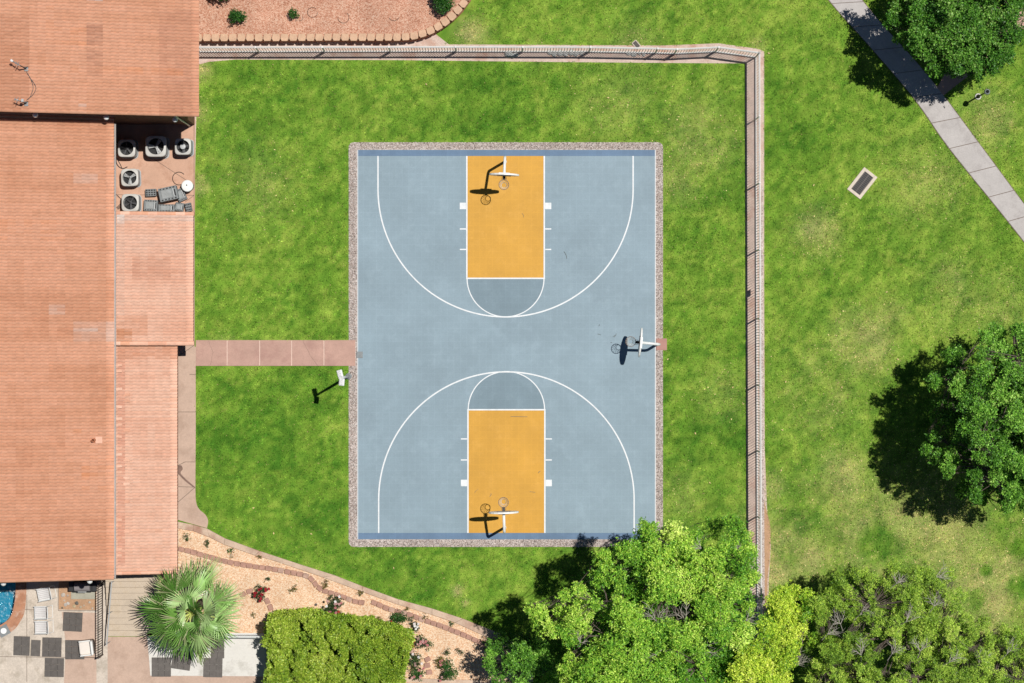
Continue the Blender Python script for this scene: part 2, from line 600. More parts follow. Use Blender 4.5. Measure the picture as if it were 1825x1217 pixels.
# ------------------------------------------------------------------ lawn
FENCE_IN = 1330
INNER = [(351, 117), (372, 111), (420, 107), (700, 108), (1000, 111), (1180, 113), (1328, 114), (1330, 500), (1331, 980), (1335, 1300),
         (960, 1300), (935, 1165), (893, 1129), (824, 1101.5), (770, 1083.5), (709, 1067), (646, 1044), (597, 1024.5), (537, 1005.5),
         (463, 981), (401, 958), (371, 942), (371, 928), (366, 917), (354, 906), (349, 893), (348, 870), (348, 653), (349, 605)]
OUTER = [(792, 79), (900, 79), (1180, 81), (1280, 77), (1350, 88), (1361, 92), (1362, 600), (1364, 900), (1372, 960), (1368, 1040), (1366, 1300), (2300, 1300),
         (2300, -260), (850, -260), (848, 0), (834, 22), (815, 48)]
PATH_L = [(1452, -40), (1477, 0), (1545, 77), (1629, 175), (1690, 262), (1785, 380), (1850, 462), (1900, 525)]
PATH_R = [(1506, -40), (1536, 0), (1575, 47), (1628, 105), (1675, 162), (1745, 256), (1825, 364), (1880, 438), (1935, 512)]
PATH = PATH_L + PATH_R[::-1]
BRANCH = [(1668, 160), (1684, 130), (1730, 96), (1790, 42), (1822, 10), (1850, -20), (1872, 8), (1836, 44), (1790, 84), (1735, 128), (1694, 160), (1682, 170)]
GRAVEL_OUT = (621, 253, 1182, 975)

BLOBS_DRY = [(1540, 610, 46, .8), (1455, 415, 36, .55), (1400, 960, 60, .7), (1440, 1000, 50, .6), (1500, 905, 70, .5), (1620, 920, 90, .55),
             (1700, 960, 90, .75), (1760, 1050, 80, .85), (1560, 960, 80, .5), (1800, 1000, 70, .6), (1375, 870, 26, .6), (1375, 1010, 40, .9),
             (1500, 840, 40, .55), (1590, 560, 30, .4), (840, 60, 24, .7), (1240, 250, 60, .35), (1200, 320, 40, .3), (1210, 880, 40, .25),
             (360, 125, 14, .95), (352, 200, 16, .5), (352, 330, 16, .5), (815, 1052, 9, .8), (1760, 210, 40, .45), (1650, 330, 60, .3), (1350, 80, 14, .5),
             (830, 1075, 6, .8), (400, 620, 20, .3), (950, 95, 20, .3), (1130, 82, 40, .3), (1100, 990, 60, .2), (1290, 700, 40, .25), (1460, 700, 70, .3),
             (1780, 540, 50, .3), (1700, 520, 60, .25), (455, 330, 60, .2), (1100, 180, 60, .2)]
BLOBS_GREEN = [(1560, 970, 40, .9), (1815, 1045, 22, 1.), (1820, 975, 26, 1.), (1757, 1017, 12, 1.), (1735, 1070, 20, .7), (1430, 910, 40, .6), (1800, 940, 40, .6),
               (1420, 700, 60, .5), (1400, 250, 70, .5), (1450, 130, 80, .4), (480, 800, 120, .5), (590, 690, 40, .5), (1250, 450, 60, .3), (700, 1010, 120, .35),
               (600, 930, 80, .4), (1620, 450, 60, .3), (1520, 250, 60, .3), (480, 130, 60, .35), (860, 180, 100, .3), (1700, 410, 60, .25)]


def lawn_color(x, y, pick=None):
    """mottled turf: fresh green, mown pale green and dry straw"""
    px = x * S + CX; py = -y * S + CY
    n1 = fbm(x, y, .28, 1, 4); n2 = fbm(x, y, 1.1, 5, 4); n3 = fbm(x, y, 4.5, 9, 2)
    inner = (px < 1345) & (py > 100)
    t = (n1 - .5) * .8 + (n2 - .5) * 1.1 + (n3 - .5) * 1.5 + (vnoise(x, y, 9.0, 33) - .5) * .35
    t = t + np.where(inner, -.04, .14)
    # faint mowing bands
    t = t + .05 * np.sin(px / 24.0) * (py < 260) * inner + .05 * np.sin(py / 22.0) * (px > 1345)
    dry = np.zeros_like(x); gr = np.zeros_like(x)
    wob = (fbm(x, y, .9, 21, 4) - .5)
    for bx, by, r, a in BLOBS_DRY:
        d2 = ((px - bx) ** 2 + (py - by) ** 2) / (r * r)
        dry = np.maximum(dry, a * np.exp(-d2 * .8) * (1 + 1.6 * wob))
    for bx, by, r, a in BLOBS_GREEN:
        d2 = ((px - bx) ** 2 + (py - by) ** 2) / (r * r)
        gr = np.maximum(gr, a * np.clip(1.35 - d2 * (1 + wob), 0, 1))
    dry = np.clip(dry * (1 - gr) + np.clip(n3 - .62, 0, 1) * 1.2 * (dry > .2), 0, 1)
    t = np.clip(.47 + t * .66 - gr * .24, 0, 1)[:, None]
    c0 = np.array(alb(72, 118, 34, 1.2)); c1 = np.array(alb(112, 149, 50, 1.2)); c2 = np.array(alb(150, 173, 72, 1.2)); c3 = np.array(alb(212, 192, 140, 1.06))
    c = np.where(t < .5, c0 + (c1 - c0) * t * 2, c1 + (c2 - c1) * (t * 2 - 1))
    d = np.clip(dry, 0, 1)
    if pick is not None:
        strawy = (pick < d * .55)[:, None]
        return np.where(strawy, c3, c + (c3 - c) * d[:, None] * .16)
    return c + (c3 - c) * d[:, None] * .5


POOL = smooth_line([(28, 1030), (28, 1049), (26, 1073), (20, 1097), (8, 1109), (-6, 1115), (-40, 1112), (-80, 1090), (-90, 1040), (-60, 1000), (-10, 995), (20, 1010)], 5)


def make_ground():
    fx = np.arange(-28, 28.01, .2); fy = np.arange(-20, 20.01, .2)
    far = np.array([34, 42, 55, 75, 110, 170, 280, 450])
    xs = np.concatenate([-far[::-1], fx, far]); ys = np.concatenate([-far[::-1], fy, far])
    X, Y = np.meshgrid(xs, ys, indexing='ij')
    x = X.ravel(); y = Y.ravel()
    nx, ny = X.shape
    idx = np.arange(nx * ny).reshape(nx, ny)
    q = np.stack([idx[:-1, :-1], idx[1:, :-1], idx[1:, 1:], idx[:-1, 1:]], -1).reshape(-1, 4)
    cx = x[q].mean(1); cy = y[q].mean(1)
    hole = inpoly(cx * S + CX, -cy * S + CY, POOL)
    for k in range(4):
        hole |= inpoly(x[q[:, k]] * S + CX, -y[q[:, k]] * S + CY, POOL)
    q = q[~hole]
    me = bpy.data.meshes.new('lawn')
    v = np.stack([x, y, np.zeros_like(x)], 1)
    o = fast_mesh('lawn', v, q, None, None)
    at = o.data.attributes.new('tint', 'FLOAT_COLOR', 'POINT')
    c = np.ones((len(x), 4), np.float32); c[:, :3] = lawn_color(x, y) * .72
    out_ = np.clip(np.maximum(np.abs(x) - 25, np.abs(y) - 17) / 3, 0, 1)[:, None]
    c[:, :3] = c[:, :3] * (1 - out_) + np.array(alb(104, 138, 48, .8)) * out_
    at.data.foreach_set('color', c.ravel())
    m = tinted('turf', .9, .1, var=.22, vscale=1.2, bump=.6, bscale=35)
    o.data.materials.append(m)
    tag(o, kind='structure')
    return o


def rect_px(x0, y0, x1, y1):
    return [(x0, y0), (x1, y0), (x1, y1), (x0, y1)]


def make_grass(dens=620):
    x0, x1, y0, y1 = -26.0, 26.0, -18.0, 18.0
    n = int((x1 - x0) * (y1 - y0) * dens)
    x = RNG.uniform(x0, x1, n); y = RNG.uniform(y0, y1, n)
    px = x * S + CX + RNG.normal(0, 1.1, n); py = -y * S + CY + RNG.normal(0, 1.1, n)
    ok = inpoly(px, py, INNER) | inpoly(px, py, OUTER)
    ok &= ~((px > GRAVEL_OUT[0] - 1) & (px < GRAVEL_OUT[2] + 1) & (py > GRAVEL_OUT[1] - 1) & (py < GRAVEL_OUT[3] + 1))
    ok &= ~((px < 640) & (py > 605) & (py < 653))
    ok &= ~((px > 1165) & (px < 1190) & (py > 602) & (py < 625))
    ok &= ~inpoly(px, py, PATH) & ~inpoly(px, py, BRANCH)
    ok &= ~(np.abs((px - 1536) * .62 + (py - 327) * -.78 * -1) < 0)
    a = math.radians(-54)
    u = (px - 1536.5) * math.cos(a) + (py - 326.5) * math.sin(a); w = -(px - 1536.5) * math.sin(a) + (py - 326.5) * math.cos(a)
    ok &= ~((np.abs(u) < 25.5) & (np.abs(w) < 15.5))
    x = x[ok]; y = y[ok]
    thin = vnoise(x, y, 2.2, 40) * .5 + .6
    keep = RNG.random(len(x)) < thin
    x = x[keep]; y = y[keep]; n = len(x)
    ht = RNG.uniform(.025, .075, n); wd = RNG.uniform(.014, .032, n)
    az = RNG.uniform(0, 2 * PI, n); lean = RNG.uniform(.3, 1.3, n) * ht
    laz = RNG.uniform(0, 2 * PI, n)
    dx = np.cos(az) * wd; dy = np.sin(az) * wd
    v = np.empty((n, 3, 3))
    v[:, 0] = np.stack([x - dx, y - dy, np.full(n, -.004)], 1)
    v[:, 1] = np.stack([x + dx, y + dy, np.full(n, -.004)], 1)
    v[:, 2] = np.stack([x + np.cos(laz) * lean, y + np.sin(laz) * lean, ht], 1)
    c = lawn_color(x, y, RNG.random(n))
    j = RNG.uniform(.4, 1.75, n)[:, None] * (.66 + .74 * vnoise(x, y, 9.5, 50))[:, None]
    c = c * j
    straw = (RNG.random(n) < .035)
    c[straw] = np.array(alb(208, 196, 128)) * RNG.uniform(.8, 1.1, (straw.sum(), 1))
    o = fast_mesh('grass', v.reshape(-1, 3), np.arange(n * 3).reshape(-1, 3), c, M['blade'])
    return tag(o, kind='stuff')


make_ground()
make_grass()

# ------------------------------------------------------------------ court


def arc(cx, cy, r, a0, a1, n=48):
    return [(cx + r * math.cos(a0 + (a1 - a0) * k / n), cy + r * math.sin(a0 + (a1 - a0) * k / n)) for k in range(n + 1)]


def W2(pts):
    return [tuple(P(a, b)[:2]) for a, b in pts]


ZC = .05


def make_court():
    b = MB(); b.prism(W2(rect_px(637, 267, 1168.5, 961)), -.02, ZC, bev=.008)
    court = b.build('sports_court', M['court']); tag(court, kind='structure')
    for (y0, y1) in ((267.4, 278), (949.5, 960.6)):
        b = MB(); b.sheet(W2(rect_px(637.5, y0, 1168, y1)), ZC + .004); b.build('end_strip', M['court_edge'], court)
    for x in (637.6, 1167.6):
        b = MB(); b.sheet(W2(rect_px(x - .5, 267.6, x + .7, 960.4)), ZC + .0082); b.build('edge_line', M['line_paint'], court)
    for (kx0, kx1, yb, yf, sgn) in ((832, 970, 278, 496, 1), (834, 971, 949.5, 730, -1)):
        mx = (kx0 + kx1) / 2
        b = MB(); b.sheet(W2(rect_px(kx0, min(yb, yf), kx1, max(yb, yf))), ZC + .004); b.build('key', M['court_key'], court)
        r = (kx1 - kx0) / 2 - .5
        b = MB(); b.sheet(W2(arc(mx, yf, r, 0, sgn * PI, 40)), ZC + .004); b.build('free_throw_area', M['court_dark'], court)
        b = MB(); b.ribbon(W2(arc(mx, yf, r, 0, sgn * PI, 48)), 1.9 / S, ZC + .008); b.build('free_throw_arc', M['line_paint'], court)
        b = MB()
        b.ribbon(W2([(kx0, yb), (kx0, yf), (kx1, yf), (kx1, yb)]), 2.5 / S, ZC + .012); b.build('lane_line', M['line_paint'], court)
        R = 227.2 if sgn > 0 else 227.5
        cy = yb + sgn * 59.5
        a0 = 0 if sgn > 0 else 0
        pts = [(mx + R, yb)] + arc(mx, cy, R, 0, sgn * PI, 96) + [(mx - R, yb)]
        b = MB(); b.ribbon(W2(pts), 2.45 / S, ZC + .016); b.build('three_point_line', M['line_paint'], court)
        ys = (367, 408, 444.5) if sgn > 0 else (860.5, 819.5, 782)
        for i, y in enumerate(ys):
            for side in (-1, 1):
                x = kx0 - 1.5 if side < 0 else kx1 + 1.5
                b = MB()
                hh = 5.8 if i == 0 else 1.1
                b.sheet(W2(rect_px(min(x, x + side * 11), y - hh, max(x, x + side * 11), y + hh)), ZC + .006)
                b.build('lane_block' if i == 0 else 'lane_mark', M['line_paint'], court)
    # rub marks worn into the tiles: dark rubber streaks
    b = MB()
    rr = random.Random(5)
    for (px, py, L, an) in [(1068, 578, 3, 2), (1098, 594, 8, 2.1), (1096, 597, 5, 2.5), (1065, 595, 6, .3), (1088, 610, 3, .2), (875, 879, 6, .4 + PI / 2), (846, 878, 9, -.8),
                            (944, 876, 10, .1), (960, 843, 5, -.9), (910, 742, 30, .02), (1005, 448, 14, 1.2), 
                            (930, 380, 8, 1.2)]:
        pts = [(px + L * t * math.cos(an) + 1.5 * t * (1 - t) * 4 * math.sin(an), py + L * t * math.sin(an)) for t in (0, .33, .66, 1)]
        b.ribbon(W2(pts), rr.uniform(.4, .8) / S, ZC + .0205)
    b.build('scuff_mark', simple('scuff', alb(112, 118, 116), .8), court)
    return court


make_court()


def rounded_rect(x0, y0, x1, y1, r, n=5):
    out = []
    for (cx, cy, a) in ((x1 - r, y0 + r, -PI / 2), (x1 - r, y1 - r, 0), (x0 + r, y1 - r, PI / 2), (x0 + r, y0 + r, PI)):
        for k in range(n + 1):
            t = a + PI / 2 * k / n
            out.append((cx + r * math.cos(t), cy + r * math.sin(t)))
    return out


def make_gravel_border():
    # base sheet ring plus loose pebbles: nobody would count them
    b = MB()
    outer = rounded_rect(621.5, 253.5, 1181.5, 974.5, 9)
    inner = rounded_rect(641, 271, 1164, 957, .5)
    n = len(outer)
    vs = [(*P(*p)[:2], .012) for p in outer] + [(*P(*p)[:2], .012) for p in inner]
    fs = [[(i + 1) % n, i, n + i, n + (i + 1) % n] for i in range(n)]
    b.add(vs, fs)
    bed = b.build('gravel_strip', M['grey_gravel']); tag(bed, kind='structure')
    # pebbles
    ico = np.array([(0, 0, 1), (.894, 0, .447), (.276, .851, .447), (-.724, .526, .447), (-.724, -.526, .447), (.276, -.851, .447),
                    (.724, .526, -.447), (-.276, .894, -.447), (-.894, 0, -.447), (-.276, -.894, -.447), (.724, -.526, -.447)])
    fc = np.array([(0, 1, 2), (0, 2, 3), (0, 3, 4), (0, 4, 5), (0, 5, 1), (1, 6, 2), (2, 7, 3), (3, 8, 4), (4, 9, 5), (5, 10, 1), (6, 7, 2), (7, 8, 3), (8, 9, 4), (9, 10, 5), (10, 6, 1)])
    m = 40000
    px = RNG.uniform(621, 1182, m * 5); py = RNG.uniform(253, 975, m * 5)
    ring = ~((px > 634.5) & (px < 1170.5) & (py > 265) & (py < 963))
    ring &= ~((px < 640) & (py > 604) & (py < 653)) & ~((px > 1165) & (py > 601) & (py < 625))
    ring &= inpoly(px, py, outer)
    px = px[ring][:m]; py = py[ring][:m]; n = len(px)
    r = RNG.uniform(.011, .026, n)
    sc = np.stack([r * RNG.uniform(.8, 1.4, n), r * RNG.uniform(.7, 1.1, n), r * RNG.uniform(.5, .8, n)], 1)
    a = RNG.uniform(0, 2 * PI, n)
    vv = ico[None] * sc[:, None]
    ca = np.cos(a)[:, None]; sa = np.sin(a)[:, None]
    vx = vv[..., 0] * ca - vv[..., 1] * sa; vy = vv[..., 0] * sa + vv[..., 1] * ca
    x = (px - CX) / S; y = -(py - CY) / S
    z = .014 + RNG.uniform(0, .02, n)
    V = np.stack([vx + x[:, None], vy + y[:, None], vv[..., 2] + z[:, None]], -1).reshape(-1, 3)
    F = (fc[None] + (np.arange(n) * 11)[:, None, None]).reshape(-1, 3)
    pal = np.array([alb(240, 232, 224), alb(206, 194, 184), alb(182, 164, 152), alb(134, 122, 116), alb(218, 202, 190), alb(196, 188, 184)])
    c = pal[RNG.integers(0, len(pal), n)] * RNG.uniform(.8, 1.15, (n, 1))
    o = fast_mesh('gravel', V, F, np.repeat(c, 15, 0), M['tint'])
    tag(o, kind='stuff')


make_gravel_border()

# ------------------------------------------------------------------ hoops


def make_hoop(base, d, rim_z, arm, label, tilt=0.0):
    """gooseneck pole, fan backboard, rim and net; d = unit direction towards the court"""
    bx, by = base
    root = empty('basketball_hoop', (bx, by, ZC), label, 'basketball hoop')
    d = Vector((d[0], d[1], 0)).normalized(); sd = Vector((-d.y, d.x, 0))
    B = Vector((bx, by, 0))
    r = .064
    zb = rim_z - .1
    pts = [B + Vector((0, 0, .0)), B + Vector((0, 0, zb - .35))]
    rise = .42
    for k in range(1, 8):
        t = k / 7 * (PI / 2 - .38)
        pts.append(B + d * (.22 * (1 - math.cos(t))) + Vector((0, 0, zb - .35 + .26 * math.sin(t))))
    e = B + d * arm + Vector((0, 0, rim_z + .1))
    pts.append(e)
    m = MB(); m.tube(pts, r, 14); m.build('pole', M['white_metal'], root, smooth=True)
    m = MB(); m.lathe((bx, by, ZC), [(.085, 0), (.085, .02), (.075, .03), (.07, .12)], 20); m.build('base_plate', M['white_metal'], root)
    # fan backboard
    bc = B + d * (arm + .06)
    z0 = rim_z - .12
    prof = [(-.34, 0), (.34, 0), (.50, .06), (.64, .2), (.685, .36), (.66, .5), (.58, .64), (.44, .78), (.25, .88), (0, .92), (-.25, .88), (-.44, .78), (-.58, .64), (-.66, .5), (-.685, .36), (-.64, .2), (-.50, .06)]
    m = MB()
    n = len(prof)

    def pt(u, v, w):
        return tuple(bc + sd * u + d * w + Vector((0, 0, z0 + v)))
    front = [pt(u, v, .02) for u, v in prof]; back = [pt(u, v, -.055) for u, v in prof]
    inner = [pt(u * .93, .46 + (v - .46) * .93, -.055) for u, v in prof]
    deep = [pt(u * .93, .46 + (v - .46) * .93, .005) for u, v in prof]
    m.add(front + back + inner + deep, [list(range(n))] + [[i, (i + 1) % n, n + (i + 1) % n, n + i] for i in range(n)]
          + [[n + i, n + (i + 1) % n, 2 * n + (i + 1) % n, 2 * n + i] for i in range(n)]
          + [[2 * n + i, 2 * n + (i + 1) % n, 3 * n + (i + 1) % n, 3 * n + i] for i in range(n)] + [list(range(3 * n, 4 * n))[::-1]])
    bb = m.build('backboard', M['white_paint'], root)
    m = MB()
    sq = [(-.3, .1), (.3, .1), (.3, .52), (-.3, .52)]
    for k in range(4):
        a, c = sq[k], sq[(k + 1) % 4]
        m.tube([pt(a[0], a[1], .022), pt(c[0], c[1], .022)], .012, 4)
    m.build('target_square', M['rim_metal'], bb)
    m = MB()
    m.box(bc - d * .075 + Vector((0, 0, z0 + .26)), (.07, .5, .36), rz=math.atan2(d.y, d.x)); m.build('bracket', M['white_metal'], root)
    # rim + its neck
    rc = bc + d * .42 + Vector((0, 0, rim_z))
    R = .2286
    m = MB(); m.tube([rc + Vector((R * math.cos(2 * PI * k / 36), R * math.sin(2 * PI * k / 36), 0)) for k in range(36)], .013, 8, closed=True)
    for s_ in (-1, 1):
        m.tube([rc - d * (R * .85) + sd * s_ * R * .5, bc + d * .05 + sd * s_ * .09 + Vector((0, 0, rim_z - .03))], .009, 6)
    m.build('rim', M['rim_metal'], root, smooth=True)
    m = MB(); m.box(bc + d * .11 + Vector((0, 0, rim_z - .02)), (.17, .13, .09), rz=math.atan2(d.y, d.x), bev=.01); m.build('rim_mount', M['dark_metal'], root)
    m = MB()
    levels = [(0, 1.0), (.08, .9), (.17, .74), (.26, .6), (.34, .53), (.40, .52)]
    for s_ in (0, 1):
        for k in range(12):
            pts = []
            for i, (dz, f) in enumerate(levels):
                a = 2 * PI * (k + (.5 * i if s_ == 0 else -.5 * i)) / 12
                pts.append(rc + Vector((R * f * math.cos(a), R * f * math.sin(a), -dz)))
            m.tube(pts, .0048, 4, cap=False)
    m.tube([rc + Vector((R * .52 * math.cos(2 * PI * k / 24), R * .52 * math.sin(2 * PI * k / 24), -.40)) for k in range(24)], .009, 5, closed=True)
    m.build('net', M['net_cord'], root)
    return root


def hoop_at(base_px, rim_px, rim_z, label):
    b = P(*base_px)[:2]; rr = P(rim_px[0], rim_px[1], rim_z)[:2]
    d = rr - b; L = np.linalg.norm(d)
    make_hoop(b, d / L, rim_z, L - .48, label)


hoop_at((900.2, 288), (898, 329), 3.05, 'white gooseneck basketball hoop over the orange key at the top end of the court')
hoop_at((899.2, 940), (897.3, 895.2), 3.05, 'white gooseneck basketball hoop over the orange key nearest the leafy trees')
hoop_at((1171, 613.6), (1124, 608.6), 2.05, 'low white basketball hoop on a small red pad beside the fence')

# pads, mat, path
b = MB(); b.prism(W2(rect_px(1169.6, 603, 1188.5, 624)), -.02, .045, bev=.008); tag(b.build('hoop_pad', M['terracotta_pad']), kind='structure')
m = MB(); m.prism(W2(rect_px(635.6, 626.5, 646.6, 637.8)), ZC + .002, ZC + .022, bev=.004)
tag(m.build('door_mat', M['grey_plastic'], origin=P(641, 632, ZC)), 'small square grey mat where the red path meets the court', 'mat')


def slab_row(name, x0, x1, y0, y1, joints, mat, zt=.035, kind='structure', horizontal=True, gap=.7):
    xs = [x0] + joints + [x1]
    b = MB()
    for a, c in zip(xs, xs[1:]):
        if horizontal: q = rect_px(a + gap / 2, y0, c - gap / 2, y1)
        else: q = rect_px(y0, a + gap / 2, y1, c - gap / 2)
        b.prism(W2(q), -.03, zt, bev=.008)
    o = b.build(name, mat)
    return tag(o, kind=kind)


slab_row('red_path', 348.5, 634, 606, 652, [405, 463, 520, 577.5], M['terracotta'], .04, gap=1.5)
b = MB(); b.sheet(W2(rect_px(349, 606.5, 633.5, 651.5)), .028); tag(b.build('path_joint', M['joint_light']), kind='structure')
# porch-side walk
walk = smooth_line([(349, 640), (349, 760), (348.5, 860), (349.5, 893), (355, 907), (366, 917), (371, 928), (369, 941)], 5)
wl = [(300, 618), (349, 618)] + walk + [(316, 926), (300, 920)]
b = MB(); b.prism(W2(wl), -.03, .032, bev=.006); walkway = tag(b.build('walkway', M['pink_concrete']), kind='structure')
b = MB()
for pts in ([(316, 636), (346, 615.5)], [(338, 667), (349, 667)], [(318, 734), (349, 734)], [(316, 830), (330, 823), (348, 823)], [(316, 867), (348, 868)], [(347, 869), (316, 896)]):
    b.ribbon(W2(pts), .9 / S, .0365)
b.build('joint', M['joint'], walkway)
b = MB()
b.sheet(W2(smooth_line([(316, 830), (323, 829), (326, 836), (322, 843), (333, 855), (347, 867), (346, 869), (330, 857), (318, 845), (312, 843)], 3)), .0405)
b.build('water_stain', simple('water_stain', alb(140, 110, 96), .6, var=.2), walkway)

b = MB(); b.prism(W2([(202, 386), (347, 386), (347, 925), (300, 925), (300, 1021), (202, 1021)]), -.03, .022); tag(b.build('porch_floor', M['pink_concrete']), kind='structure')
# main diagonal path with slab joints
PL = W2(smooth_line(PATH_L, 4)); PR = W2(smooth_line(PATH_R, 4))
nL = resample(PL, .2); nR = resample(PR, .2)


def make_grey_path():
    Lp = resample(PL, 1.0); k = len(Lp)
    tot = k - 1
    # cut into slabs about 1.45 m long
    ns = 13
    b = MB()

    def at(line, t):
        i = min(int(t * (len(line) - 1)), len(line) - 2); u = t * (len(line) - 1) - i
        return tuple(np.array(line[i]) * (1 - u) + np.array(line[i + 1]) * u)
    for s_ in range(ns):
        t0 = s_ / ns + .0007; t1 = (s_ + 1) / ns - .0007
        ts = [t0 + (t1 - t0) * q / 4 for q in range(5)]
        poly = [at(nL, t) for t in ts] + [at(nR, t) for t in ts[::-1]]
        b.prism(poly, -.03, .035, bev=.01)
    return tag(b.build('footpath', M['grey_path']), kind='structure')


make_grey_path()


def cracks(parent_name, lines, z, w=.5):
    par = bpy.data.objects[parent_name]
    for ln in lines:
        b = MB(); pts = resample(W2(ln), .12)
        pts = [(x + rl.uniform(-.02, .02), y + rl.uniform(-.02, .02)) for x, y in pts]
        b.ribbon(pts, w / S, z); b.build('crack', M['joint'], par)


cracks('red_path', [[(372, 607), (380, 628), (376, 651)], [(540, 606), (551, 630), (566, 651)]], .0445, .35)
b = MB(); b.sheet(offset_line(PL, -.03) + offset_line(PR, .03)[::-1], .024); tag(b.build('path_joint', M['joint']), kind='structure')
b = MB(); b.prism(W2(BRANCH), -.03, .031, bev=.01); tag(b.build('side_path', M['terracotta']), kind='structure')

# bare soil under the fence
FB = [(352, 92.5), (455, 92.5), (700, 92), (812, 91.8), (1050, 92.4), (1165, 94.5), (1202, 95.8), (1275, 92.3), (1346.5, 102)]
SOIL = [(340, 66), (716, 67), (746, 64), (776, 60), (800, 79), (900, 79.5), (1180, 81), (1280, 77), (1352, 87), (1362, 92), (1362, 500), (1363, 800), (1368, 930), (1374, 970), (1370, 1040), (1368, 1300), (1331, 1300), (1330, 900), (1328.5, 500), (1328, 113),
        (1180, 112), (1000, 110.5), (700, 107), (420, 106), (372, 110), (352, 116), (346, 380), (340, 380)]
b = MB(); b.sheet(W2(SOIL), .004); tag(b.build('soil_strip', M['soil']), kind='structure')
b = MB(); b.sheet(W2(smooth_line([(1357, 870), (1365, 905), (1373, 940), (1372, 990), (1368, 1030), (1366, 1080), (1357, 1080)], 4)), .008); tag(b.build('bare_soil', M['bare_soil']), kind='structure')
b = MB(); b.sheet(W2([(1357.5, 330), (1359.5, 335), (1361, 700), (1362, 900), (1363, 1090), (1352, 1090), (1353, 600)]), .012); tag(b.build('pebble_strip', M['grey_gravel']), kind='structure')

# ------------------------------------------------------------------ fences


def make_fence(line, posts, hgt, label, seed, pitch=.128, bend=True):
    """line: world xy polyline of the panels, one panel between consecutive posts"""
    root = empty('picket_fence', (*posts[0], 0), label, 'fence')
    for i, p in enumerate(posts):
        m = MB()
        m.tube([(p[0], p[1], -.05), (p[0], p[1], hgt)], .05, 4)
        m.lathe((p[0], p[1], hgt), [(.06, 0), (.05, .02), (0, .045)], 8)
        m.build('post', M['fence_metal'], root)
    for a, c in zip(posts, posts[1:]):
        a = np.array(a); c = np.array(c); L = np.linalg.norm(c - a); d = (c - a) / L
        m = MB()
        for z, r in ((hgt - .04, .04), (hgt - .22, .02), (.14, .034)):
            m.tube([(*(a + d * .03), z), (*(c - d * .03), z)], r, 4)
        k = int(L / pitch)
        for q in range(1, k):
            p = a + d * (L * q / k)
            m.tube([(p[0], p[1], .07), (p[0], p[1], hgt - .02)], .019, 4)
        m.build('panel', M['fence_metal'], root)
    return root


def line_at(line, key, axis):
    ks = [p[axis] for p in line]
    o = 1 - axis
    return np.interp(key, ks, [p[o] for p in line])


top_posts_px = [352, 462, 579, 696, 813, 931, 1050, 1168, 1202, 1275, 1346.5]
fb = [(x, float(line_at(FB, x, 0))) for x in top_posts_px]
make_fence(None, W2(fb), 1.7, 'pale grey picket fence along the top of the lawn below the block retaining wall', 1)
right_px = [(1346.5, 102)]
for y in (213, 330, 447, 568, 686, 803, 920, 1038, 1130, 1240):
    right_px.append((1346.3 + (y - 102) * .0035, y))
make_fence(None, W2(right_px), 1.7, 'pale grey picket fence running down the right side of the basketball court lawn', 2)
p = P(1337.5, 521, 0)
m = MB(); pp = P(1347.8, 515, 0)
m.box((pp[0] + .03, pp[1], 1.28), (.05, .3, .38), bev=.01)
tag(m.build('notice_plate', M['grey_light'], origin=(pp[0], pp[1], 1.1)), 'small grey plate fixed to the inside of the right hand fence', 'plate')

# ------------------------------------------------------------------ lights and drains


def make_floodlight():
    g = P(621.5, 670.5)
    root = empty('floodlight_pole', g, 'tall white twin head floodlight on the gravel edge beside the red path', 'floodlight')
    zt = 5.55
    m = MB(); m.tube([(g[0], g[1], 0), (g[0], g[1], zt)], [.075, .05], 12); m.build('pole', M['white_metal'], root, smooth=True)
    m = MB(); m.lathe(g, [(.15, 0), (.15, .05), (.09, .07), (.085, .2)], 16); m.build('base_plate', M['grey_plastic'], root)
    m = MB(); m.box((g[0] + .02, g[1], zt), (.07, .5, .07)); m.build('crossbar', M['white_metal'], root)
    for (dx, dy, rz, tl) in ((.02, .21, .25, .75), (.1, -.17, -.1, .55)):
        m = MB()
        R = Matrix.Rotation(rz, 3, 'Z') @ Matrix.Rotation(-.5, 3, 'Y')
        c = Vector((g[0] + dx, g[1] + dy, zt + .06))
        m.box(c, (.26, .33, .1), rot=R, bev=.02)
        for q in (-.06, 0, .06):
            m.box(c + R @ Vector((q, 0, .06)), (.012, .25, .03), rot=R)
        h = m.build('lamp_head', M['white_metal'], root)
        m = MB(); m.box(c + R @ Vector((0, 0, -.053)), (.17, .24, .008), rot=R); m.build('lens', M['grey_light'], h)


make_floodlight()


def make_lamp_post():
    g = P(1743, 172)
    root = empty('lamp_post', g, 'short black lamp post with round glass globe on the grass near the grey path', 'lamp post')
    m = MB(); m.lathe((g[0], g[1], 0), [(.15, -.02), (.15, .05), (.13, .07)], 20); m.build('footing', M['white_concrete'], root)
    m = MB(); m.lathe((g[0], g[1], .071), [(.1, 0), (.1, .04), (.055, .12), (.04, .3), (.035, 1.7), (.06, 1.72), (.07, 1.78)], 14); m.build('pole', M['dark_metal'], root, smooth=True)
    m = MB(); m.lathe((g[0], g[1], 1.855), [(.06, 0), (.12, .06), (.14, .15), (.12, .24), (.06, .29)], 20); m.build('globe', M['globe'], root, smooth=True)
    m = MB(); m.lathe((g[0], g[1], 2.146), [(.08, 0), (.06, .02), (0.02, .05), (0, .08)], 14); m.build('cap', M['dark_metal'], root)


make_lamp_post()


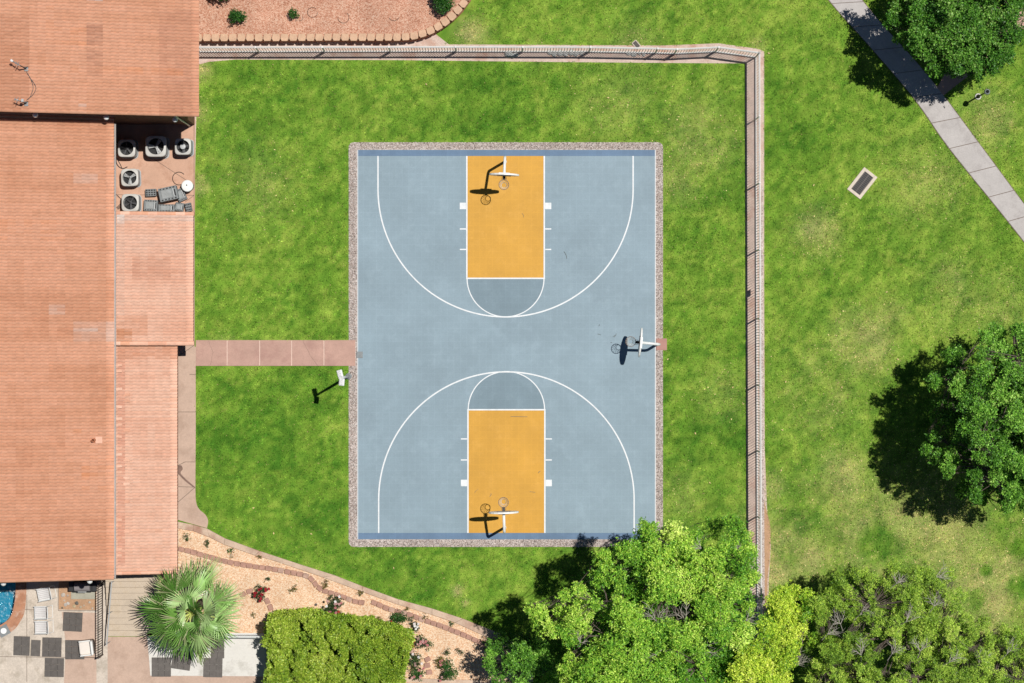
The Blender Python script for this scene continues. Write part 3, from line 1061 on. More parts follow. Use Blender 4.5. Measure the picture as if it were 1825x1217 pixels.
def make_drain(px, py, L, Wd, ang, label, cw, bars):
    g = P(px, py)
    root = empty('drain_grate', g, label, 'drain')
    R = Matrix.Rotation(ang, 3, 'Z')
    m = MB()
    # collar as four bars round the pit
    for (cx, cy, sx, sy) in ((0, Wd / 2 - cw / 2, L, cw), (0, -Wd / 2 + cw / 2, L, cw), (L / 2 - cw / 2, 0, cw, Wd - 2 * cw), (-L / 2 + cw / 2, 0, cw, Wd - 2 * cw)):
        m.box(Vector((g[0], g[1], .02)) + R @ Vector((cx, cy, 0)), (sx, sy, .07), rot=R, bev=.012)
    m.build('collar', M['drain_collar'], root)
    m = MB(); m.box(Vector((g[0], g[1], .012)), (L - 2 * cw, Wd - 2 * cw, .01), rot=R); m.build('pit', M['black'], root)
    m = MB()
    iw = Wd - 2 * cw; il = L - 2 * cw
    for sgn in (-1, 0, 1):
        m.box(Vector((g[0], g[1], .042)) + R @ Vector((0, sgn * (iw / 2 - .02), 0)), (il, .035, .025), rot=R)
    for k in range(bars + 1):
        m.box(Vector((g[0], g[1], .04)) + R @ Vector((-il / 2 + il * k / bars, 0, 0)), (.02, iw - .02, .02), rot=R)
    m.build('grate', M['brown_metal'], root)


make_drain(1536.5, 326.5, 50 / S, 30 / S, math.radians(52), 'large concrete rimmed drain grate set in the open lawn at right', 5.5 / S, 12)
make_drain(1134, 79.5, 15 / S, 10 / S, math.radians(-50), 'small pale drain grate in the grass just behind the top fence', 1.5 / S, 7)

# ------------------------------------------------------------------ house
ROOF_A = [alb(210, 150, 118, .84), alb(222, 164, 132, .84), alb(230, 174, 144, .84), alb(228, 158, 116, .84)]
ROOF_B = [alb(230, 174, 146, .82), alb(238, 188, 162, .82), alb(244, 200, 176, .82), alb(234, 176, 144, .82)]


def tile_roof(name, x0, x1, y0, y1, z1, slope, pitch, course, pal, parent, seed, amp=.08, stains=(), mat=None):
    """barrel tiles: ribs run down the slope (+x), courses step every `course`; x1 is the low edge"""
    rg = np.random.default_rng(seed)
    nc = max(1, int(round((x1 - x0) / course))); cw = (x1 - x0) / nc
    nr = max(1, int(round((y1 - y0) / pitch))); rw = (y1 - y0) / nr
    sub = 6
    ii = np.arange(nr * sub + 1)
    ys = y0 + (ii // sub + np.array([0, .16, .34, .5, .68, .86])[ii % sub]) * rw
    ph = (np.arange(nr * sub + 1) % sub) / sub
    prof = amp * np.array([0, .55, 1.0, .86, .62, .32])[(np.arange(nr * sub + 1) % sub)]
    xs = []; lift = []
    for i in range(nc):
        xs += [x0 + cw * i, x0 + cw * (i + 1)]; lift += [.0, .004]
    xs = np.array(xs); lift = np.array(lift)
    zz = z1 + slope * (x1 - xs) + lift
    nx = len(xs); ny = len(ys)
    X = np.repeat(xs, ny); Y = np.tile(ys, nx)
    jit = rg.normal(0, .003, (nc, nr))
    Z = np.repeat(zz, ny) + np.tile(prof, nx)
    # hand-laid unevenness
    Z = Z + .012 * (fbm(X, Y, .5, seed) - .5)
    idx = np.arange(nx * ny).reshape(nx, ny)
    q = np.stack([idx[:-1, :-1], idx[1:, :-1], idx[1:, 1:], idx[:-1, 1:]], -1)
    # tone per tile (one tile = one course x two ribs)
    ti = np.arange(nx - 1) // 2
    tj = (np.arange(ny - 1) // sub)
    base = rg.random((nc, nr))
    blk = rg.random((nc, nr // 9 + 2))
    t = base * .08 + blk[:, np.arange(nr) // 9] * .16 + rg.random((1, nr)) * .26 + rg.random((nc, 1)) * .06
    gx = x0 + (np.arange(nc) + .5) * cw; gy = y0 + (np.arange(nr) + .5) * rw
    GX, GY = np.meshgrid(gx, gy, indexing='ij')
    t = t + (fbm(GX.ravel() * .5, GY.ravel() * 1.2, .45, seed + 2, 4).reshape(nc, nr) - .3) * 1.0
    # a strong block pattern of replaced tiles
    rep = rg.random((nc // 2 + 1, nr // 5 + 1))[np.arange(nc)[:, None] // 2, np.arange(nr)[None] // 5]
    t = np.clip(t + np.where(rep > .93, .12, 0) - np.where(rep < .04, .1, 0), 0, .999)
    pal = np.array(pal)
    k = t * (len(pal) - 1); k0 = k.astype(int); kf = (k - k0)[..., None]
    col = pal[k0] * (1 - kf) + pal[np.minimum(k0 + 1, len(pal) - 1)] * kf
    col = col * rg.uniform(.965, 1.03, (nc, nr, 1))
    for (sx0, sx1, sy0, sy1, sc, amt) in stains:
        msk = (GX > sx0) & (GX < sx1) & (GY > sy0) & (GY < sy1)
        am = (amt * rg.uniform(.4, 1, (nc, nr)) * msk)[..., None]
        col = col * (1 - am) + np.array(sc) * am
    tint = col[ti[:, None], tj[None]]
    step = (np.arange(nx - 1) % 2 == 1)
    V = np.stack([X, Y, Z], 1)
    Q = q.reshape(-1, 4); T = tint.reshape(-1, 3)
    # fascia skirt and underside
    return fast_mesh(name, V, Q, T, mat or M['tile'], parent)


def make_house():
    root = empty('house', (-19.0, 0, 0), 'long house with salmon clay tile roofs along the left side of the lawn', 'house')
    xe_up = P(355, 208, 5.8)[0]; ye_up = P(355, 208, 5.8)[1]
    xe = P(203.6, 1033, 5.2)[0]; ye = P(204, 1033, 5.2)[1]
    sl = .26
    xr = -29.0
    W_ = alb(235, 222, 214)
    st = []

    def band(px0, px1, py0, py1, h, c, a):
        p0 = P(px0, py1, h); p1 = P(px1, py0, h)
        return (p0[0], p1[0], p0[1], p1[1], c, a)
    st = [band(133, 175, 312, 327, 5.5, W_, .3), band(133, 202, 572, 590, 5.5, W_, .22), band(133, 172, 583, 592, 5.5, W_, .5), band(190, 203, 570, 610, 5.4, W_, .25),
          band(85, 110, 540, 562, 5.8, W_, .3), band(130, 200, 590, 610, 5.4, W_, .25)]
    tile_roof('roof', xr, xe, ye, ye_up + .5, 5.2, sl, .151, .345, ROOF_A, root, 21, stains=st)
    st2 = [band(145, 160, 184, 193, 6.8, W_, .6), band(160, 190, -2, 2, 6.8, W_, .7), band(160, 188, 48, 80, 6.8, alb(206, 150, 124), .8), band(160, 188, 90, 135, 6.8, alb(206, 150, 124), .6),
           band(0, 50, 30, 200, 7.4, alb(212, 150, 118), .6), band(286, 350, 20, 205, 6, alb(216, 156, 128), .6)]
    tile_roof('roof', xr, xe_up, ye_up, 22.0, 5.8, sl, .151, .345, ROOF_A, root, 22, stains=st2)
    # fascia boards under the tile edges
    zr = lambda x, z1, x1: z1 + sl * (x1 - x)

    def raked(x0, x1, y, z1, xe_, th, name, mat, dy=.05):
        m = MB()
        a = (x0, zr(x0, z1, xe_)); c = (x1, zr(x1, z1, xe_))
        vs = []
        for yy in (y, y + dy):
            vs += [(a[0], yy, a[1] - .012 - th), (c[0], yy, c[1] - .012 - th), (c[0], yy, c[1] - .012), (a[0], yy, a[1] - .012)]
        m.add(vs, [[0, 1, 2, 3], [7, 6, 5, 4], [0, 4, 5, 1], [1, 5, 6, 2], [2, 6, 7, 3], [3, 7, 4, 0]])
        return m.build(name, mat, root)
    raked(xr, xe_up - .02, ye_up + .03, 5.8, xe_up, .2, 'fascia', M['fascia'])
    raked(xr, xe - .02, ye + .03, 5.2, xe, .2, 'fascia', M['fascia'])
    m = MB(); m.box((xe_up - .06, (ye_up + 22) / 2, 5.8 - .1), (.05, 22 - ye_up - .1, .16)); m.build('fascia', M['fascia'], root)
    # soffit slabs so that the roofs have thickness
    for (x1, ya, yb, z1) in ((xe, ye + .09, ye_up + .45, 5.2), (xe_up, ye_up + .09, 21.95, 5.8)):
        m = MB()
        x0 = xr
        vs = []
        for (x, z) in ((x0, zr(x0, z1, x1)), (x1 - .1, zr(x1 - .1, z1, x1))):
            for y in (ya, yb):
                vs += [(x, y, z - .16), (x, y, z - .03)]
        m.add(vs, [[0, 4, 6, 2], [1, 3, 7, 5], [0, 2, 3, 1], [4, 5, 7, 6], [0, 1, 5, 4], [2, 6, 7, 3]])
        m.build('soffit', M['fascia'], root)
    # walls
    wx = -18.71; wy = P(0, 222)[1]; wx_up = -15.0
    m = MB()
    m.box(((xr + wx) / 2 + .3, (ye + .3 + wy) / 2, 2.65), (wx - xr - .6, wy - ye - .3, 5.3)); m.build('wall', M['roof_wall'], root)
    m = MB()
    m.box(((xr + wx_up) / 2 + .3, (wy + 22) / 2, 2.93), (wx_up - xr - .6, 22 - wy, 5.86))
    # gable infill above the lower roof
    x0 = xr + .6
    m.add([(x0, wy + .01, 5.8), (wx_up, wy + .01, 5.8), (wx_up, wy + .01, zr(wx_up, 5.8, xe_up) - .17), (x0, wy + .01, zr(x0, 5.8, xe_up) - .17)], [[0, 1, 2, 3]])
    m.build('wall', M['roof_wall'], root)
    # gutter along the low eave
    m = MB()
    y0, y1 = ye + .05, ye_up - .25
    vs = []
    for y in (y0, y1):
        for (dx, dz) in ((.0, .0), (.0, -.1), (.06, -.1), (.06, .0), (.05, .0), (.05, -.085), (.012, -.085), (.012, 0)):
            vs.append((xe + .005 + dx, y, 5.2 + .0 + dz))
    m.add(vs, [[k, (k + 1) % 8, 8 + (k + 1) % 8, 8 + k] for k in range(8)] + [list(range(8)), list(range(8, 16))[::-1]])
    m.build('gutter', simple('gutter_metal', (.5, .46, .44), .5), root)
    m = MB(); q = P(340, 218); m.tube([(q[0] - .05, wy - .06, 0), (q[0] - .05, wy - .06, 5.3), (q[0] + .2, wy - .15, 5.62)], .04, 8); m.build('downpipe', M['white_metal'], root)
    m = MB(); m.tube([(P(207.5, 0)[0] + .04, wy - .9, .0), (P(207.5, 0)[0] + .04, wy - .9, 5.0)], .05, 8); m.build('downpipe', M['white_metal'], root)
    # lamps under the eaves
    for (px, py, h, yy) in ((63, 204.5, 7.2, None), (189.5, 209, 6.5, None), (312, 213, 5.5, None), (6, 1039.5, 6.0, None), (160, 1035.5, 5.1, None)):
        c = P(px, py, h - .35)
        m = MB(); m.lathe((c[0], c[1], c[2]), [(0, -.11), (.1, -.08), (.13, 0), (.09, .09), (0, .11)], 12)
        m.tube([(c[0], c[1], c[2]), (c[0], c[1] + (.25 if py < 600 else .35), c[2] + .05)], .03, 6)
        m.build('lamp', M['white_metal'], root, smooth=True)
    # porch roofs
    ps = .2
    x1 = P(345, 0, 3.0)[0]
    ya, yb = P(0, 609, 3.1)[1], P(0, 383, 3.1)[1]
    st = [band(205, 345, 381, 397, 3.3, W_, .45), band(205, 222, 381, 400, 3.4, alb(250, 240, 232), .8), band(205, 230, 395, 560, 3.4, alb(244, 206, 186), .5),
          band(205, 240, 585, 612, 3.4, alb(214, 142, 96), .7), band(230, 330, 415, 450, 3.2, alb(244, 204, 184), .5), band(205, 260, 560, 600, 3.4, alb(222, 152, 112), .4),
          band(240, 300, 460, 500, 3.2, alb(224, 164, 136), .6)]
    xw = wx + .01
    tile_roof('porch_roof', xw, x1, ya, yb, 3.0, ps, .149, .345, ROOF_B, root, 31, stains=st)
    x2 = P(315, 0, 3.1)[0]
    yc, yd = P(0, 1018.5, 3.1)[1], ya - .2
    st = [band(206, 223, 640, 1010, 3.4, alb(238, 176, 150), .8), band(206, 316, 617, 640, 3.3, alb(222, 154, 118), .6)]
    tile_roof('porch_roof', xw, x2, yc, yd, 2.86, ps, .149, .345, ROOF_B, root, 32, stains=st)
    zp = lambda x, z1, xx: z1 + ps * (xx - x)
    # trim tiles along the rakes (rows of barrel covers) and posts
    for (y, z1, xx, w) in ((ya - .07, 3.0, x1, .2), (yb + .06, 3.0, x1, .17), (yc - .05, 2.86, x2, .16)):
        m = MB()
        n = int((xx - xw) / .4)
        rr = random.Random(int(abs(y) * 100))
        for k in range(n):
            xa = xw + (xx - xw) * k / n; xb = xw + (xx - xw) * (k + 1) / n + .02
            prof = []
            t = ROOF_B[rr.randrange(4)]
            vs = []
            for (x, e) in ((xa, 0), (xb, .02)):
                z = zp(x, z1, xx) + e
                for q in range(7):
                    an = PI * q / 6
                    vs.append((x, y + math.cos(an) * (w / 2 + e * .3), z - .03 + math.sin(an) * .065))
                vs += [(x, y - (w / 2 + e * .3), z - .2), (x, y + (w / 2 + e * .3), z - .2)]
            m.add(vs, [[i, 9 + i, 10 + i, i + 1] for i in range(8)] + [[8, 17, 9, 0]] + [list(range(9)), list(range(9, 18))[::-1]], tint=t)
        m.build('rake_tile', M['tile'], root)
    for (xx, y0_, y1_, z1) in ((x1, ya - .1, yb + .1, 3.0), (x2, yc, yd, 2.86)):
        m = MB(); m.box((xx - .03, (y0_ + y1_) / 2, z1 - .1), (.06, y1_ - y0_ - .02, .16)); m.build('fascia', M['fascia'], root)
        m = MB()
        for y in np.linspace(y0_ + .3, y1_ - .3, 4 if y1_ - y0_ < 8 else 5):
            m2 = MB(); m2.box((xx - 1.0, y, 1.5), (.16, .16, 3.0)); m2.build('porch_post', M['fascia'], root)
    m = MB()
    vs = []
    for (xx, y0_, y1_, z1) in ((x1, ya + .02, yb - .02, 3.0), (x2, yc + .02, yd - .02, 2.86)):
        b0 = MB()
        vs = []
        for (x, z) in ((xw, zp(xw, z1, xx)), (xx - .07, zp(xx - .07, z1, xx))):
            for y in (y0_, y1_):
                vs += [(x, y, z - .14), (x, y, z - .03)]
        b0.add(vs, [[0, 4, 6, 2], [1, 3, 7, 5], [0, 2, 3, 1], [4, 5, 7, 6], [0, 1, 5, 4], [2, 6, 7, 3]])
        b0.build('porch_soffit', M['fascia'], root)
    # slipped tiles beside the wall of the second porch
    rr = random.Random(3)
    m = MB()
    for k in range(34):
        py = 640 + k * 10.6
        if rr.random() < .35: continue
        c = P(rr.choice([207.5, 208, 221]), py, 3.5)
        m = MB(); m.box((c[0] + .1, c[1], zp(c[0], 2.86, x2) + .06), (.3, .12, .03), rot=Matrix.Rotation(-.12, 3, 'Y') @ Matrix.Rotation(rr.uniform(-.1, .1), 3, 'Z'), tint=ROOF_B[rr.randrange(3)]); m.build('patch_tile', M['tile'], root)
    # floor under the porches
    return root, dict(zr=zr, xe=xe, xe_up=xe_up)


house, HI = make_house()
zmain = lambda x: 5.2 + .26 * (HI['xe'] - x) + .03
zup = lambda x: 5.8 + .26 * (HI['xe_up'] - x) + .03


def roof_pt(px, py, zf):
    h = 6.5
    for _ in range(8):
        p = P(px, py, h); h = zf(p[0])
    return P(px, py, h)


def make_mast(px, py, label, az, L=.42, head=True):
    c = roof_pt(px, py, zup)
    root = empty('antenna_mount', c, label, 'antenna')
    m = MB(); m.box((c[0], c[1], c[2] + .02), (.17, .2, .05), bev=.01, rot=Matrix.Rotation(.25, 3, 'Y')); m.build('foot_plate', M['grey_plastic'], root)
    d = Vector((math.cos(az), math.sin(az), 0))
    e = Vector(c) + d * .12 + Vector((0, 0, .75))
    m = MB(); m.tube([Vector(c) + Vector((0, 0, .03)), Vector(c) + d * .06 + Vector((0, 0, .35)), e], .025, 8)
    m.tube([Vector(c) + Vector((.08, .1, .03)), Vector(c) + d * .05 + Vector((0, 0, .33))], .014, 6); m.build('mast', M['dark_metal'], root)
    m = MB()
    a = e + d * L
    m.tube([e, a], .022, 8)
    sd = Vector((-d.y, d.x, 0))
    m.tube([e + d * .12 - sd * .12, e + d * .12 + sd * .12], .016, 6); m.tube([e + d * .22 - sd * .07, e + d * .22 + sd * .07], .014, 6)
    m.build('boom', M['grey_plastic'], root)
    m = MB()
    if head:
        m.box(a + Vector((0, 0, .02)), (.13, .1, .12), bev=.025, rz=az)
    else:
        m.box(e + Vector((.1, .03, .0)), (.12, .14, .08), bev=.02); m.box(e + Vector((-.12, .05, .02)), (.08, .06, .06), bev=.02)
    m.build('receiver', M['white_metal'] if head else M['grey_light'], root)
    return c


c1 = make_mast(47, 123, 'roof antenna with white receiver head near the upper roof left edge', math.radians(150))
c2 = make_mast(47, 185, 'roof antenna mount with bare grey boom just above the eave', math.radians(160), .28, False)
m = MB()
for off in (0, 1):
    pts = smooth_line([(48, 128), (54, 138), (61 - off * 3, 148 - off), (65 - off * 5, 157), (61 - off * 4, 167), (54, 174), (48, 179)], 5)
    m.tube([roof_pt(a, b_, zup) + np.array([0, 0, .09]) for a, b_ in pts], .012, 5)
tag(m.build('antenna_cable', M['dark_metal'], origin=roof_pt(60, 157, zup)), 'black looped cable lying on the roof tiles between two antennas', 'cable')
c = roof_pt(169, 784, zmain)
root = empty('vent_pipe', c, 'small clay coloured vent pipe standing on the main roof', 'vent pipe')
m = MB(); m.lathe((c[0] - .02, c[1], c[2] - .05), [(.16, 0), (.13, .05), (.075, .1), (.075, .42), (.06, .42), (.06, .1)], 14); m.build('pipe', simple('vent_clay', alb(226, 150, 112), .8), root)
m = MB(); m.box((c[0] + .18, c[1], c[2] - .0), (.3, .3, .025), rot=Matrix.Rotation(.25, 3, 'Y'), tint=ROOF_B[1]); m.build('flashing', M['tile'], root)

# ------------------------------------------------------------------ air conditioner yard
b = MB(); b.prism(W2(rect_px(202, 210, 347.5, 384)), -.03, .03, bev=.006); yard = tag(b.build('service_yard', M['yard_floor']), kind='structure')
b = MB()
for pts in ([(207, 347), (349 - 3, 348)], [(275, 284), (346, 330)], [(346, 215), (346, 383)], [(330, 360), (346, 348)]):
    b.ribbon(W2(pts), .8 / S, .034)
b.build('joint', M['joint'], yard)


def make_ac(px, py, sz, ht, label, style, rz=0.0, tone=0):
    g = P(px, py, ht); g = np.array([g[0], g[1], .03])
    root = empty('air_conditioner', g, label, 'air conditioner', rz=0)
    s_ = sz / S
    mt = M['ac_metal']
    rr = rounded_rect(-s_ / 2, -s_ / 2, s_ / 2, s_ / 2, s_ * .2, 5)
    ca, sa = math.cos(rz), math.sin(rz)
    loop = [(g[0] + x * ca - y * sa, g[1] + x * sa + y * ca) for x, y in rr]
    sc = lambda f: [(g[0] + (x - g[0]) * f, g[1] + (y - g[1]) * f) for x, y in loop]
    m = MB(); m.prism(sc(1.04), .03, .09); m.build('pad', M['grey_light'], root)
    m = MB(); m.prism(sc(.94), .091, ht - .32)
    for k in range(8):
        m.prism(sc(.97), .12 + (ht - .5) * k / 8, .12 + (ht - .5) * k / 8 + .02)
    lo, li = sc(.95), sc(.93); nn_ = len(lo)
    m.add([(x, y, z) for z in (ht - .33, ht - .09) for x, y in lo], [[k, (k + 1) % nn_, nn_ + (k + 1) % nn_, nn_ + k] for k in range(nn_)])
    m.build('cabinet', M['grey_plastic'], root)
    # top panel: rounded frame with circular opening
    n = 40
    R = s_ * .395
    outer = []
    for k in range(n):
        a = 2 * PI * k / n
        # superellipse for the outer edge
        c_, q_ = math.cos(a), math.sin(a)
        e = .42
        x = math.copysign(abs(c_) ** e, c_) * s_ / 2; y = math.copysign(abs(q_) ** e, q_) * s_ / 2
        outer.append((g[0] + x * ca - y * sa, g[1] + x * sa + y * ca))
    inner = [(g[0] + R * math.cos(2 * PI * k / n + rz), g[1] + R * math.sin(2 * PI * k / n + rz)) for k in range(n)]
    m = MB()
    rings = [[(x, y, ht - .1) for x, y in outer], [(x, y, ht - .025) for x, y in outer], [(g[0] + (x - g[0]) * .95, g[1] + (y - g[1]) * .95, ht) for x, y in outer],
             [(x, y, ht + .015) for x, y in inner], [(x, y, ht - .16) for x, y in inner]]
    m.add([p for r_ in rings for p in r_], [[i * n + k, i * n + (k + 1) % n, (i + 1) * n + (k + 1) % n, (i + 1) * n + k] for i in range(4) for k in range(n)])
    m.build('top_panel', mt, root)
    m = MB(); m.lathe((g[0], g[1], ht - .3), [(R, 0), (R, .004)], 24); m.build('well', M['black'], root)
    m = MB()
    nb = {'fan': 5, 'wide': 3, 'dome': 4}[style]
    for k in range(nb):
        a = 2 * PI * k / nb + .5 + px * .1
        d = Vector((math.cos(a), math.sin(a), 0)); t = Vector((-d.y, d.x, 0))
        o = Vector((g[0], g[1], ht - .12))
        w = R * (.15 if nb == 5 else .26)
        vs = [o + d * R * .2 - t * w * .5 + Vector((0, 0, .02)), o + d * R * .92 - t * w + Vector((0, 0, .05)), o + d * R * .92 + t * w - Vector((0, 0, .03)), o + d * R * .2 + t * w * .5]
        m.add([tuple(v) for v in vs], [[0, 1, 2, 3]])
    m.lathe((g[0], g[1], ht - .16), [(R * .22, 0), (R * .22, .07), (R * .1, .09)], 14)
    m.build('fan', M['grey_light'] if style == 'wide' else M['fan_dark'], root)
    m = MB()
    for f in ((.4, .7, .95) if style != 'dome' else (.4, .5, .6, .7, .8, .9)):
        rad = R * f
        m.tube([(g[0] + rad * math.cos(2 * PI * k / 28), g[1] + rad * math.sin(2 * PI * k / 28), ht + .012 + .02 * (1 - f)) for k in range(28)], .0022, 4, closed=True)
    for k in range(6):
        a = PI * k / 6
        m.tube([(g[0] + R * math.cos(a), g[1] + R * math.sin(a), ht + .01), (g[0], g[1], ht + .035), (g[0] - R * math.cos(a), g[1] - R * math.sin(a), ht + .01)], .003, 4)
    m.build('fan_guard', M['dark_metal'], root)
    if style == 'dome':
        m = MB(); m.lathe((g[0], g[1], ht + .02), [(R * .45, 0), (R * .4, .03), (R * .15, .05), (0, .05)], 20); m.build('motor_cap', M['grey_light'], root)
    return root


make_ac(225.5, 264, 31, .85, 'grey air conditioner with black fan top in the corner under the eave', 'fan')
make_ac(277.5, 260.5, 37, .95, 'largest air conditioner with wide fan, middle of the shaded row', 'wide')
make_ac(326, 261, 29, .9, 'air conditioner with pale motor dome nearest the lawn edge of the yard', 'dome')
make_ac(231, 316, 31, .75, 'air conditioner with silver fan blades standing alone in full sun', 'wide', .03)
make_ac(232, 361, 31, .75, 'air conditioner with many fan blades against the light porch roof', 'fan')


def make_case(px, py, L, Wd, h, rz, label, style, z0=.03):
    g = P(px, py, h + z0); g = np.array([g[0], g[1], z0])
    root = empty('discarded_panel', g, label, 'scrap panel')
    L /= S; Wd /= S
    R = Matrix.Rotation(rz, 3, 'Z')
    V = lambda x, y, z: Vector((g[0], g[1], z0)) + R @ Vector((x, y, z))
    m = MB(); m.box(V(0, 0, h / 2), (L, Wd, h), rot=R, bev=.015)
    m.build('body', M['grey_plastic'], root)
    m = MB()
    if style == 'grid':
        for i in range(4):
            for j in range(3):
                m.box(V(-L * .36 + L * .24 * i, -Wd * .3 + Wd * .3 * j, h + .002), (L * .17, Wd * .2, .01), rot=R)
        m.build('slot', M['black'], root)
    else:
        m.box(V(-L * .08, 0, h + .012), (L * .55, Wd * .6, .03), rot=R, bev=.008); m.build('raised_plate', M['grey_mid'], root)
        m = MB()
        for k in range(5):
            m.box(V(-L * .36 + L * .18 * k, Wd * .4, h + .003), (L * .1, Wd * .09, .012), rot=R)
            m.box(V(-L * .36 + L * .18 * k, -Wd * .4, h + .003), (L * .1, Wd * .09, .012), rot=R)
        m.box(V(L * .38, 0, h + .003), (L * .07, Wd * .5, .012), rot=R)
        m.build('slot', M['black'], root)
        m = MB()
        m.tube([V(L * .3, -Wd * .3, h + .02), V(L * .3, Wd * .3, h + .02)], .012, 6); m.build('handle', M['white_metal'], root)
    return root


make_case(268.5, 343, 19, 13, .28, .05, 'black slotted crate behind the heap of grey scrap in the yard', 'grid')
make_case(299.5, 345, 33, 24, .42, .22, 'large tilted grey panel on top of the scrap heap in the yard', 'plate', .22)
make_case(322, 347, 15, 22, .3, .42, 'dark grey panel leaning between the tilted one and the white lidded tank', 'plate')
make_case(268.5, 366, 24, 20, .3, -.06, 'square grey panel at the left front of the scrap heap', 'plate')
make_case(296.5, 370.5, 29, 13, .26, 0, 'long low grey panel at the middle front of the scrap heap', 'plate')
make_case(319.5, 368.5, 15, 15, .24, -.16, 'pale small panel next to the long one in front of the scrap heap', 'plate')
make_case(335.5, 369, 11, 15, .26, .2, 'scrap panel at the lawn end of the heap', 'grid')
g = P(333.5, 331, .6)
root = empty('tank', (g[0], g[1], .03), 'round tank with white lid beside the scrap heap', 'tank')
m = MB(); m.lathe((g[0], g[1], .03), [(.24, 0), (.24, .5)], 28); m.build('drum', M['grey_light'], root)
m = MB(); m.lathe((g[0], g[1], .53), [(.275, 0), (.275, .05), (.25, .08), (.12, .1), (0, .1)], 32); lid = m.build('lid', M['white_paint'], root)
m = MB(); m.lathe((g[0] - .02, g[1] + .03, .63), [(.035, 0), (.03, .015), (0, .015)], 10); m.build('knob', M['black'], lid)
m = MB(); m.tube([P(319 + 11.5 * math.cos(a), 318 + 11.5 * math.sin(a), .05) for a in np.linspace(math.radians(-40), math.radians(-300), 20)], .016, 6)
tag(m.build('hose', M['black'], origin=P(319, 318, .03)), 'black hose lying in an open loop on the yard floor', 'hose')
m = MB(); m.tube([P(a, b_, .06) for a, b_ in smooth_line([(207, 281), (207.5, 290), (211, 296), (215, 299), (220, 300), (227, 297)], 5)], .02, 6)
m.tube([P(a, b_, .06) for a, b_ in smooth_line([(209, 284), (214, 292), (217, 299)], 5)], .015, 6)
tag(m.build('pipe', M['dark_metal'], origin=P(212, 292, .03)), 'dark bent coolant pipe by the wall beside the sunlit air conditioner', 'pipe')
m = MB()
for k in range(4):
    m.tube([P(207 + 9 * abs(math.sin(t)) + k, 346 + 24 * t / 3.1 + k, .05 + .015 * k) for t in np.linspace(0, 3.1, 14)], .012, 5)
tag(m.build('cable', M['brown_metal'], origin=P(210, 357, .03)), 'coiled brown cable by the wall behind the last air conditioner', 'cable')

# ------------------------------------------------------------------ raised bed and retaining wall at the top
WALL = smooth_line([(330, 67), (356, 67), (500, 66.5), (640, 66), (716, 66), (746, 62), (772, 52.5), (795, 38), (818, 16), (834, -6), (850, -42)], 6)
wl_w = [tuple(P(a, b_, .72)[:2]) for a, b_ in WALL]
bedp = wl_w + [tuple(P(330, -40, .4)[:2])]
b = MB()
b.prism(bedp, -.02, .64); tag(b.build('raised_bed', M['bed_gravel']), kind='structure')
root = empty('retaining_wall', (*P(560, 70)[:2], 0), 'low salmon block retaining wall curving along the raised gravel bed', 'retaining wall')
m = MB()
rr = random.Random(9)
for row in range(4):
    pts = resample(wl_w, .4)
    for a, c in zip(pts, pts[1:]):
        a = np.array(a); c = np.array(c)
        sh = (row % 2) * .2
        d = (c - a) / np.linalg.norm(c - a)
        mid = (a + c) / 2 + d * sh
        nrm = np.array([d[1], -d[0]])
        mid = mid + nrm * (.0 + (3 - row) * .006 + rr.uniform(-.008, .008))
        m.box((mid[0], mid[1], .07 + row * .14), (.385, .26, .132), rz=math.atan2(d[1], d[0]), bev=.018)
m.build('wall', M['block_face'], root)
pts = resample(wl_w, .405)
for a, c in zip(pts, pts[1:]):
    a = np.array(a); c = np.array(c); d = (c - a) / np.linalg.norm(c - a); nrm = np.array([d[1], -d[0]])
    mid = (a + c) / 2
    q = lambda u, v: tuple(mid + d * u + nrm * v)
    L = np.linalg.norm(c - a) / 2 - .008
    m = MB(); e = rr.uniform(-.008, .008)
    m.prism([q(-L, .06 + e), q(-L + .06, .17 + e), q(L - .06, .17 + e), q(L, .06 + e), q(L * .8, -.17), q(-L * .8, -.17)], .64, .75 + rr.uniform(-.004, .004), bev=.012)
    m.build('cap_block', M['block'], root)
# drip rings left on the gravel
for (px, py, r, a0, a1) in ((557, 22, 9, 0, 5.5), (612, 31, 10, -.9, 3.1), (702, 27, 10, .3, 2.6), (534, 31, 6, -.3, 1.8)):
    m = MB(); m.tube([tuple(P(px + r * math.cos(t), py + r * math.sin(t), .64) + np.array([0, 0, .008])) for t in np.linspace(a0, a1, 16)], .012, 5)
    tag(m.build('drip_hose', M['brown_metal'], origin=P(px, py, .64)), {557: 'thin brown drip hose ring on the gravel, next to the smaller shrub', 612: 'thin brown drip hose ring in the middle of the raised gravel bed', 702: 'thin brown drip hose arc nearest the curved end of the wall', 534: 'short drip hose arc touching the smaller round shrub'}[px], 'drip hose')

# ------------------------------------------------------------------ foliage


